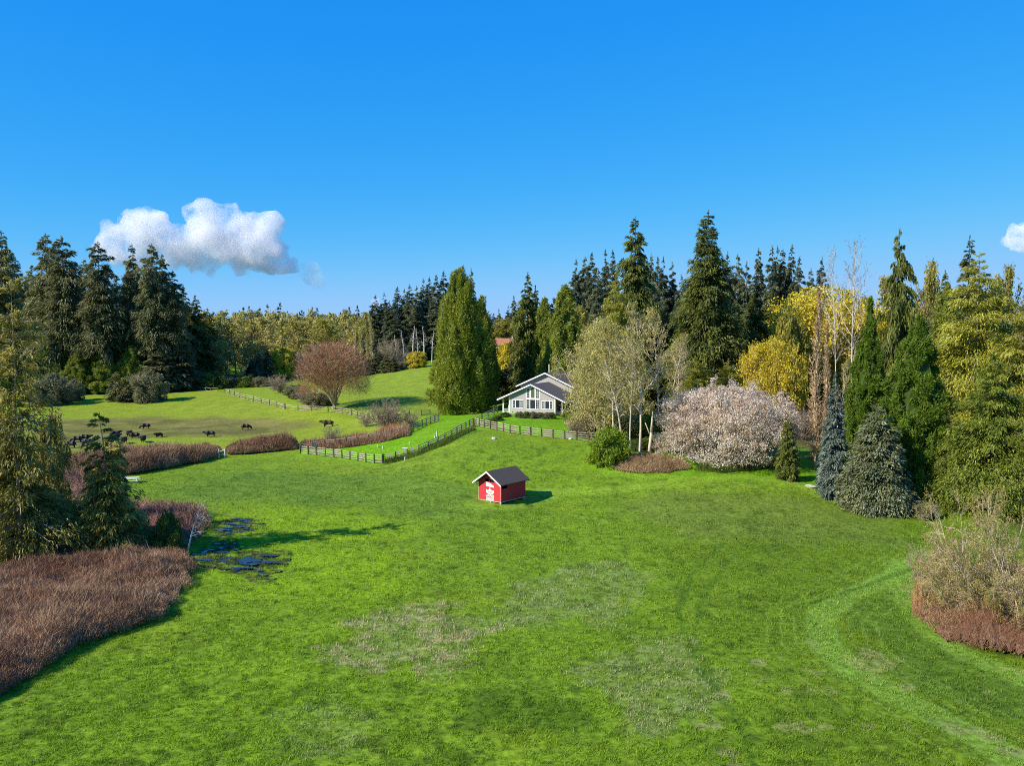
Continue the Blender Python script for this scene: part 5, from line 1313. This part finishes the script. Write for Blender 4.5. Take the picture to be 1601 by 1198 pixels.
grow(BARESH_B, 612, 532, 60, ys=236, name='bare_shrub', label='russet bare shrub behind the row of small conifers', cat='shrub')
grow(GOLDB, 652, 551, 28, base=575, name='shrub', label='rounded yellow green bush at the right end of the crest', cat='shrub')
grow(BUSHES['greybush'], 633, 564, 24, base=577, name='shrub', label='low tan bush left of the yellow green one on the crest', cat='shrub')
# middle dark stand
stand(FIRB, [(573, 500, 22, 262), (588, 462, 34, 258), (601, 458, 26, 268), (609, 470, 30, 254), (622, 449, 34, 262), (633, 452, 26, 270), (641, 445, 32, 260), (652, 447, 28, 256), (662, 436, 32, 264), (672, 433, 28, 270), (682, 430, 32, 262), (694, 424, 32, 266), (707, 431, 30, 264), (650, 480, 40, 250), (620, 490, 40, 250), (680, 470, 44, 252)],
      '{} conifer from the left in the bluish stand left of the great thuja', 'bluish conifer stand left of the thuja', 'fir_tree', 18, wk=1.15)
# great thuja and its dark neighbours
grow(THUJA, 720, 424, 112, ys=153, name='thuja_tree', label='great golden green thuja left of the house', rz=.3)
grow(FIRB[0], 737, 420, 36, ys=166, name='fir_tree', label='dark fir tip rising just behind the great thuja')
grow(THUJA_DARK, 752, 466, 56, ys=160, name='cedar_tree', label='dark green cedar in the shade at the right of the great thuja', rz=1)
stand([FIRG[0], FIRB[1]], [(764, 556, 32, 176), (778, 566, 34, 168), (792, 570, 36, 170), (808, 540, 34, 180), (814, 520, 36, 184)], '{} dark slender conifer from the left in the shade left of the house', 'shaded conifers left of the house', 'conifer_tree', 19)
stand([FIRB[1], FIRB[2]], [(780, 483, 20, 300), (795, 478, 20, 300), (803, 462, 20, 290), (810, 475, 22, 290), (772, 490, 24, 300)], '{} small distant conifer above the rust roofed house', 'distant conifers above the rust roof', 'conifer_tree', 20)
grow(LIME, 786, 500, 40, ys=280, name='lime_tree', label='rounded fresh green tree above the rust roof, left one')
grow(LIME, 802, 504, 36, ys=276, name='lime_tree', label='rounded fresh green tree above the rust roof, right one', rz=2)
grow(GOLDB, 793, 538, 30, ys=205, name='yellow_tree', label='yellow leafed bush just below the rust roof', cat='shrub')
grow(FIRG[1], 825, 427, 60, ys=168, name='fir_tree', label='pointed dark fir behind the left end of the house', rz=1)
grow(FIRG[0], 837, 446, 44, ys=176, name='fir_tree', label='shorter fir tip just right of the pointed one behind the house', rz=2)
grow(CEDAR_G, 852, 466, 60, ys=166, name='cedar_tree', label='broad green cedar directly behind the house roof', rz=1)
grow(CEDAR_G, 884, 446, 84, ys=160, name='cedar_tree', label='largest broad green cedar right behind the house', rz=3)
stand(FIRB + FIR[:2], [(900, 406, 34, 220), (914, 402, 30, 226), (925, 395, 36, 220), (946, 391, 32, 226), (957, 392, 32, 220), (935, 420, 30, 214)], '{} distant fir from the left behind the golden cedar', 'distant firs behind the golden cedar', 'fir_tree', 21, wk=1.15)
grow(CEDAR_O[0], 962, 432, 96, ys=142, name='cedar_tree', label='golden green cedar left of the sparse topped tall fir', rz=1)
grow(CEDAR_G, 925, 520, 60, ys=146, name='cedar_tree', label='low green cedar at the right corner of the house', rz=4)
grow(LONE, 992, 340, 82, ys=150, name='fir_tree', label='very tall fir with a sparse narrow top left of the giant one', rz=2)
stand(FIRB + FIR[2:], [(1017, 397, 30, 214), (1027, 401, 28, 220), (1036, 402, 30, 212), (1050, 411, 34, 214), (1064, 430, 34, 210), (1080, 440, 40, 206)], '{} distant fir from the left between the two tallest firs', 'distant firs between the two tallest', 'fir_tree', 22, wk=1.15)
grow(GIANT, 1105, 330, 118, ys=136, name='fir_tree', label='giant broad fir, tallest tree in the middle of the wood', rz=.5)
stand(FIRB + FIR[:2], [(1136, 394, 34, 186), (1152, 398, 32, 190), (1166, 410, 34, 186), (1184, 388, 36, 190), (1205, 385, 34, 186), (1213, 386, 36, 192), (1222, 391, 34, 188), (1236, 384, 34, 188), (1248, 402, 34, 184), (1283, 402, 36, 170), (1266, 420, 34, 180)],
      '{} fir from the left on the skyline right of the giant fir', 'skyline firs right of the giant', 'fir_tree', 23, wk=1.15)
stand([CEDAR_G, FIRG[0], CEDAR_O[0], FIRG[1]], [(1072, 470, 70, 150), (1040, 480, 60, 156), (1150, 470, 70, 150), (1178, 448, 72, 144), (1205, 450, 70, 150), (1240, 440, 66, 158), (1020, 520, 70, 146), (1090, 560, 80, 128), (1140, 560, 80, 126), (1190, 575, 60, 130)],
      '{} dark evergreen from the left in the thick wood behind the blossom tree', 'thick evergreens behind the blossom', 'evergreen_tree', 24)
# alders right of the house
stand([BUSHES['bush'], BUSHES['greybush'], BARESH_B, BUSHES['brightbush']], [(px, 652 - 22 * ((i * 7) % 5) / 4, 54, 114 + (i * 5) % 11) for i, px in enumerate(range(905, 1300, 22))],
      '{} bush from the left in the undergrowth under the trees right of the house', 'undergrowth bushes right of the house', 'bush', 25, 'shrub')
grow(BUFF, 942, 498, 112, ys=114, name='flowering_tree', label='pale buff budding tree spreading in front of the house corner', rz=.2)
grow(ALDP, 1000, 478, 92, base=713, name='alder_tree', label='tallest pale trunked alder in the clump above the brown mound', rz=1)
grow(ALDQ, 985, 520, 56, base=712, name='alder_tree', label='left leaning pale alder in the clump above the brown mound', rz=2.2)
grow(ALDQ, 974, 545, 60, base=714, name='alder_tree', label='outermost left alder stem of the clump above the mound', rz=.4)
grow(ALDP, 962, 512, 84, ys=110, name='alder_tree', label='broad pale alder behind the clump, nearest the house', rz=3)
grow(ALDP, 1032, 486, 64, ys=118, name='alder_tree', label='upright pale alder just right of the main clump', rz=2)
grow(ALDQ, 1046, 520, 50, ys=122, name='alder_tree', label='thin pale alder between the clump and the giant fir', rz=4)
grow(ALDQ, 1060, 528, 44, ys=124, name='alder_tree', label='thin pale alder nearest the giant fir', rz=5)
def stub():
    x, y = ground_at(1014, 716); root = link('dead_tree', None, None, (x, y, G(x, y))); tag(root, 'broken grey tree trunk without a crown beside the alder clump', 'dead tree')
    m = MB(); m.cyl((0, 0, -.2), (.35, 0, 3.6), .26, .18, 9); m.cyl((.35, 0, 3.55), (.55, .1, 6.6), .18, .10, 9); m.build('trunk', M['bark_pale'], root, smooth=True)
    m = MB(); m.cyl((.3, 0, 3.0), (-.5, .2, 5.0), .10, .05, 6); m.cyl((.45, .05, 5.0), (1.0, .2, 5.8), .06, .03, 6); m.build('limb', M['bark_pale'], root, smooth=True)
stub()
grow(BUSHES['brightbush'], 953, 672, 58, base=725, name='bush', label='bright green rounded bush left of the brown mound', cat='shrub')
grow(BUSHES['bush'], 1005, 688, 40, ys=104, name='bush', label='green bush behind the alder stems', cat='shrub', rz=2)
grow(BUSHES['brightbush'], 1040, 682, 60, ys=108, name='bush', label='bright green bush between the alders and the blossom tree', cat='shrub', rz=4)
grow(BUSHES['bush'], 905, 664, 22, base=679, name='bush', label='small dark green bush at the right end of the house lawn', cat='shrub', rz=1)
grow(BARESH, 915, 648, 44, base=682, name='bare_shrub', label='thin greyish bare shrub on the house lawn by the fence', cat='shrub', rz=1)
# blossom tree, yellow trees, poplars, birches
grow(CHERRY, 1138, 600, 238, ys=101, name='cherry_tree', label='very wide cherry tree covered in pale pink blossom', rz=.7)
grow(YEL, 1208, 527, 118, ys=124, name='yellow_tree', label='rounded yellow flowering tree just above the cherry blossom', rz=1)
grow(YELBIG, 1288, 448, 175, ys=146, name='yellow_tree', label='large yellow flowering tree behind the bare birches', rz=2)
grow(YELBIG, 1360, 480, 110, ys=150, name='yellow_tree', label='yellow tree behind the bright green conical tree', rz=3)
grow(LIME, 1235, 492, 50, ys=135, name='budding_tree', label='olive green budding tree between the two yellow trees', rz=3)
grow(BIRCH[0], 1312, 392, 70, ys=126, name='birch_tree', label='bare white birch, left of the two tall ones', rz=1)
grow(BIRCH[0], 1333, 380, 88, ys=122, name='birch_tree', label='bare white birch, right and taller of the two', rz=3)
grow(POPL, 1275, 455, 52, base=734, name='poplar_tree', label='tall narrow bare poplar with tan twigs beside the blossom tree', rz=1)
grow(POPL, 1294, 510, 34, ys=104, name='poplar_tree', label='shorter bare poplar just right of the tall narrow one', rz=3)
grow(ALDQ, 1310, 560, 36, ys=108, name='bare_tree', label='thin bare tree behind the narrow blue spruce', rz=3)
# right hand evergreens
grow(BSPR, 1302, 580, 50, base=779, name='blue_spruce', label='narrow blue spruce left of the broad grey green one', rz=1)
grow(GSPR, 1368, 632, 116, base=797, name='spruce_tree', label='broad grey green spruce with branches to the ground', rz=2)
grow(YSPR, 1230, 642, 38, base=750, name='young_spruce', label='small young spruce standing alone in front of the blossom', rz=1)
grow(DROOP, 1402, 358, 92, ys=116, name='weeping_spruce', label='tall spruce with drooping branches above the conical trees', rz=2)
grow(SEQ[0], 1360, 468, 94, ys=93, name='conical_tree', label='narrow conical bright green tree, left of the pair', rz=1)
grow(SEQ[1], 1437, 498, 150, ys=86, name='conical_tree', label='broad conical bright green tree, right of the pair', rz=1)
grow(CEDAR_O[0], 1528, 396, 220, ys=98, name='cedar_tree', label='great golden olive cedar filling the right of the wood', rz=1)
grow(CEDAR_O[1], 1600, 462, 180, ys=92, name='cedar_tree', label='tall golden olive cedar cut by the right edge of the photo', rz=2)
grow(CEDAR_O2, 1556, 545, 200, ys=82, name='cedar_tree', label='low dense green cedar in front of the golden olive ones', rz=1)
grow(CEDAR_G, 1482, 446, 90, ys=112, name='cedar_tree', label='green cedar rising between the broad conical tree and the great olive cedar', rz=2)
grow(CEDAR_O2, 1490, 640, 90, ys=83, name='cedar_tree', label='small green cedar beside the broad conical tree', rz=3)
grow(CEDAR_O2, 1640, 600, 150, ys=78, name='cedar_tree', label='green cedar cut by the right edge just above the bare brush', rz=4)
grow(FIR[2], 1512, 370, 70, ys=136, name='fir_tree', label='dark fir top rising behind the great golden olive cedar', rz=1)
grow(FIRG[1], 1475, 424, 60, ys=128, name='fir_tree', label='dark green fir left of the great golden olive cedar', rz=1)
stand(ALD, [(1440, 430, 56, 150), (1462, 418, 50, 158), (1586, 424, 52, 148), (1620, 430, 60, 150), (1425, 480, 50, 140), (1560, 440, 50, 158), (1340, 470, 60, 156), (1385, 440, 50, 160)], '{} bare budding tree from the left behind the right hand evergreens', 'budding trees behind the right evergreens', 'alder_tree', 31)
# wood beyond, closing gaps on the right
sp = [(px + rg.uniform(-5, 5), rg.uniform(190, 240), rg.uniform(16, 24), rg.uniform(4, 5.5)) for px in np.arange(835, 2100, 17)]
mass('mixed_wood', FARC + FARA, sp, 'dim mixed wood filling the gaps behind the right hand trees', seed=8)

# near left cedars
grow(SCRAG, 32, 432, 135, base=884, name='cedar_tree', label='tall scraggly golden cedar at the left edge of the photo', rz=1)
grow(SCRAG2, 186, 640, 74, base=868, name='cedar_tree', label='small leaning cedar with a thin top among the red brush', rz=1, leanx=-.10)
grow(SCRAGLOW, 74, 650, 60, ys=73, name='cedar_tree', label='dense low cedar just right of the tall scraggly one', rz=1)
grow(SCRAGLOW, 152, 768, 110, ys=70, name='cedar_shrub', label='dark low cedar mass at the foot of the small leaning cedar', rz=2, cat='shrub')
grow(SCRAGLOW, 62, 760, 120, ys=68, name='cedar_shrub', label='dark low cedar mass at the foot of the tall scraggly cedar', rz=3, cat='shrub')
grow(SCRAGLOW, -10, 640, 110, ys=66, name='cedar_shrub', label='olive cedar mass at the left edge below the scraggly trees', rz=5, cat='shrub')
grow(BUSHES['bush'], 262, 806, 44, base=866, name='bush', label='dark green bush at the tip of the red brush beside the white branch', cat='shrub', rz=1)
grow(BUSHES['bush'], 290, 788, 24, ys=83, name='bush', label='small green bush in the middle of the upper red brush', cat='shrub', rz=3)
DEAD = branchy(501, [((0, 0, 0), (.32, 0, 1), 5.2, .10)], [dict(n=9, ang=60, len=.38, s0=.3, up=-.1, rr=.5), dict(n=6, ang=45, len=.5, s0=.2, up=0), dict(n=5, ang=40, len=.5, s0=.1, up=0, tw=.03)], 'twig_white', 'bark_white', h=5.2, R=2.5)
x, y = ground_at(292, 868); place(DEAD, x, y, 5.2, 2.5, 0, 'dead_branch', 'white dead branch leaning out of the red brush by the puddle', 'dead branch')
# brush thickets
tag(thicket('red_brush', TH['lower'], 2.4, 420000, 'twig_red', 1, L=.6, W=.026, edge=5, lean=.7, nz=.5), 'reddish brown twiggy brush filling the lower left corner', 'brush', kind='stuff')
tag(thicket('purple_brush', TH['upper'], 2.4, 200000, 'twig_purple', 2, L=.7, W=.035, edge=4, lean=.6, nz=.6), 'purplish bare brush behind the scraggly cedars', 'brush', kind='stuff')
tag(thicket('bare_hedge', TH['strip'], 2.7, 110000, 'twig_red', 3, L=.9, W=.045, edge=2.2, nz=.6, lean=.5, hn=9), 'long reddish bare hedge between the pasture and the meadow', 'hedge')
tag(thicket('bare_hedge', TH['strip2'], 2.3, 50000, 'twig_red', 4, L=.9, W=.05, edge=2.0, nz=.6, lean=.5), 'shorter reddish bare hedge ending at the paddock corner', 'hedge')
tag(thicket('low_brush', TH['behind'], .6, 26000, 'twig_red', 5, L=1.0, W=.06, edge=1.5), 'low dull brush behind the back paddock fence', 'brush')
tag(thicket('brown_mound', TH['mound'], 1.3, 60000, 'twig_tan', 6, L=.5, W=.035, edge=3.0, nz=.3, lean=.6), 'neat oval mound of brown twigs under the alder clump', 'hedge')
tag(thicket('bare_brush', TH['right'], 3.3, 180000, 'twig_red', 7, L=.6, W=.022, edge=4, lean=.8, nz=.6, hn=3), 'brown bare brush at the right edge of the meadow', 'brush', kind='stuff')
tag(thicket('red_twig_shrub', gpoly([(1427, 960), (1436, 972), (1448, 968), (1446, 945), (1434, 940)]), 3.0, 9000, 'twig_orange', 8, L=1.0, W=.03, edge=.8), 'upright rusty red twig shrub at the left end of the right brush', 'shrub')
grow(BRUSH, 1530, 752, 200, base=985, name='bare_shrub', label='large pale bare shrub rising from the right brush, upper middle', cat='shrub', rz=1)
grow(BRUSH, 1600, 790, 200, base=1000, name='bare_shrub', label='large pale bare shrub cut by the right edge', cat='shrub', rz=3)
grow(BRUSH, 1480, 840, 120, base=960, name='bare_shrub', label='lower pale bare shrub at the left of the right brush', cat='shrub', rz=5)
grow(BRUSH, 1560, 850, 130, ys=72, name='bare_shrub', label='bare shrub behind the large pale ones', cat='shrub', rz=2)
grow(BARESH, 1443, 842, 70, base=925, name='bare_shrub', label='thin whitish bare shrub reaching over the mown track', cat='shrub', rz=2)
grow(BUSHES['greybush'], 1445, 786, 44, base=808, name='shrub', label='small grey green shrub at the right foot of the broad conical tree', cat='shrub', rz=2)
# shrubs near the paddock and beds
grow(BARESH_B, 608, 626, 84, base=672, name='bare_shrub', label='rounded dark bare shrub behind the back paddock fence', cat='shrub', rz=1)
grow(BARESH, 572, 640, 44, base=668, name='bare_shrub', label='smaller bare shrub left of the rounded dark one', cat='shrub', rz=2)
grow(BARESH, 643, 640, 40, base=668, name='bare_shrub', label='reddish bare shrub right of the rounded dark one', cat='shrub', rz=4)
grow(BARESH, 520, 661, 44, base=694, name='bare_shrub', label='thin bare shrub in front of the large dark cow', cat='shrub', rz=5)
tag(thicket('reed_patch', gpoly([(585, 680), (600, 683), (640, 676), (642, 671), (610, 672)]), 1.2, 6000, 'twig_orange', 9, L=.9, W=.05, edge=.8), 'patch of orange reeds beside the back paddock fence', 'reeds')
rr = random.Random(4)
for i, (px, w, mt_, lb) in enumerate([(812, 14, 'greybush', 'low flowering shrub at the left end of the bed before the house'), (823, 14, 'bush', 'green shrub second from the left in the house bed'), (834, 15, 'greybush', 'flowering shrub under the middle of the house front'),
                                    (845, 14, 'greybush', 'flowering shrub right of the middle of the house bed'), (856, 15, 'greybush', 'pale flowering shrub under the right house window'), (864, 10, 'bush', 'green shrub at the right end of the house bed')]):
    grow(BUSHES[mt_], px, 644 + (i > 2), w, base=653 + i * .4, name='flower_shrub', label=lb, cat='shrub', group='shrubs in the bed before the house', rz=i)
for i, (px, py, w, top) in enumerate([(790, 652, 16, 645), (778, 658, 16, 650), (768, 662, 14, 655), (884, 653, 14, 645), (893, 658, 16, 648), (765, 666, 16, 660)]):
    grow(BUSHES['brightbush' if i > 2 else 'bush'], px, top, w, base=py, name='garden_shrub', label=['leafy plant nearest the left porch', 'leafy plant halfway down the bank left of the house', 'leafy plant near the fence corner on the bank', 'green shrub at the right porch', 'green shrub just right of the right porch', 'low plants at the foot of the fence corner'][i], cat='shrub', group='garden plants round the house', rz=i)
tag(thicket('daffodil_bed', gpoly([(1085, 737), (1130, 741), (1185, 736), (1230, 728), (1230, 722), (1150, 730), (1090, 731)]), .5, 9000, 'bush', 10, L=.5, W=.06, edge=.6, core=False), 'strip of dark green bulb leaves under the front of the cherry', 'flower bed', kind='stuff')
tag(thicket('fence_weeds', gpoly([(600, 727), (650, 714), (700, 695), (745, 673), (740, 670), (700, 688), (650, 709), (600, 723)]), .5, 7000, 'bush', 11, L=.5, W=.06, edge=.4, core=False), 'rough weeds along the shaded paddock fence', 'weeds', kind='stuff')

# ------------------------------------------------------------------ clouds: real volumes a long way off
def cloud(name, Y, puffs, label, dens=.02, seed=1, vox=14):
    mb = bpy.data.metaballs.new(name + "_mb"); ob = bpy.data.objects.new(name + "_mb", mb); sc.collection.objects.link(ob)
    rng = random.Random(seed)
    mb.resolution = vox; mb.threshold = .1
    cx = sum((p[0] - 800.5) / F * Y for p in puffs) / len(puffs); cz_ = sum(ztop(p[1], Y) for p in puffs) / len(puffs)
    for px, py, r in puffs:
        R = r / F * Y
        for k in range(8):
            e = mb.elements.new(); q = R * (.92 if k == 0 else rng.uniform(.28, .55))
            o = (0, 0, 0) if k == 0 else (rng.uniform(-1, 1) * R * .75, rng.uniform(-1, 1) * R * .6, rng.uniform(-.3, .8) * R * .7)
            e.co = ((px - 800.5) / F * Y - cx + o[0], o[1], ztop(py, Y) - cz_ + o[2]); e.radius = q * 1.25
    dg = bpy.context.evaluated_depsgraph_get(); me = bpy.data.meshes.new_from_object(ob.evaluated_get(dg)); bpy.data.objects.remove(ob)
    n = len(me.vertices); co = np.empty(n * 3, np.float32); me.vertices.foreach_get("co", co); co = co.reshape(-1, 3)
    no = np.empty(n * 3, np.float32); me.vertices.foreach_get("normal", no); no = no.reshape(-1, 3)
    d = 0
    for s, a in ((90, 28), (38, 20), (17, 10)):
        d = d + (fbm(co[:, 0] + co[:, 1] * .7, co[:, 2] - co[:, 1] * .6, s * Y / 2600, seed, 2) - .5) * a * 2 * Y / 2600
    me.vertices.foreach_set("co", (co + no * d[:, None]).ravel()); me.update()
    m = bpy.data.materials.new("cloud_vapour"); m.use_nodes = True; nt = m.node_tree; nt.nodes.remove(nt.nodes["Principled BSDF"])
    v = N_(nt, "ShaderNodeVolumePrincipled"); v.inputs['Color'].default_value = (1, 1, 1, 1); v.inputs['Anisotropy'].default_value = -.35
    tc = N_(nt, "ShaderNodeTexCoord"); no = N_(nt, "ShaderNodeTexNoise"); no.inputs['Scale'].default_value = 2600 / Y / 62; no.inputs['Detail'].default_value = 5; no.inputs['Roughness'].default_value = .6
    nt.links.new(tc.outputs['Object'], no.inputs['Vector'])
    mr = N_(nt, "ShaderNodeMapRange"); mr.inputs[1].default_value = .36; mr.inputs[2].default_value = .60; mr.inputs[3].default_value = 0; mr.inputs[4].default_value = dens * 2.2
    nt.links.new(no.outputs[0], mr.inputs[0]); nt.links.new(mr.outputs[0], v.inputs['Density'])
    nt.links.new(v.outputs[0], nt.nodes["Material Output"].inputs['Volume'])
    m.volume_intersection_method = 'ACCURATE' if hasattr(m, 'volume_intersection_method') else m.volume_intersection_method
    me.materials.clear(); me.materials.append(m)
    tag(link('cloud', me, None, (cx, Y, cz_)), label, 'cloud')
cloud('cloud', 2600, [(182, 368, 22), (214, 355, 28), (238, 375, 34), (272, 382, 34), (225, 402, 30), (190, 392, 26), (300, 385, 34), (335, 350, 36), (338, 334, 25), (364, 336, 25), (352, 382, 42), (388, 352, 30), (424, 352, 26), (404, 385, 38), (375, 412, 26), (335, 424, 16), (310, 405, 26), (432, 396, 26), (454, 414, 17), (165, 385, 22), (270, 405, 26)],
      'large white cumulus cloud above the left firs', seed=11)
cloud('cloud', 2600, [(470, 420, 10), (482, 430, 14), (500, 440, 10), (512, 445, 6), (492, 458, 5)], 'thin torn wisp of cloud trailing at the lower right of the large cumulus', seed=9, dens=.007)
cloud('cloud', 2600, [(1588, 380, 22), (1605, 372, 26), (1620, 385, 34), (1655, 370, 40), (1600, 398, 18)], 'white cloud cut by the right edge of the photo', seed=3)
cloud('cloud', 4200, [(580, 484, 9), (592, 478, 10), (572, 492, 8), (604, 486, 8)], 'small pale cloud low on the horizon left of the bluish firs', seed=4, dens=.008)
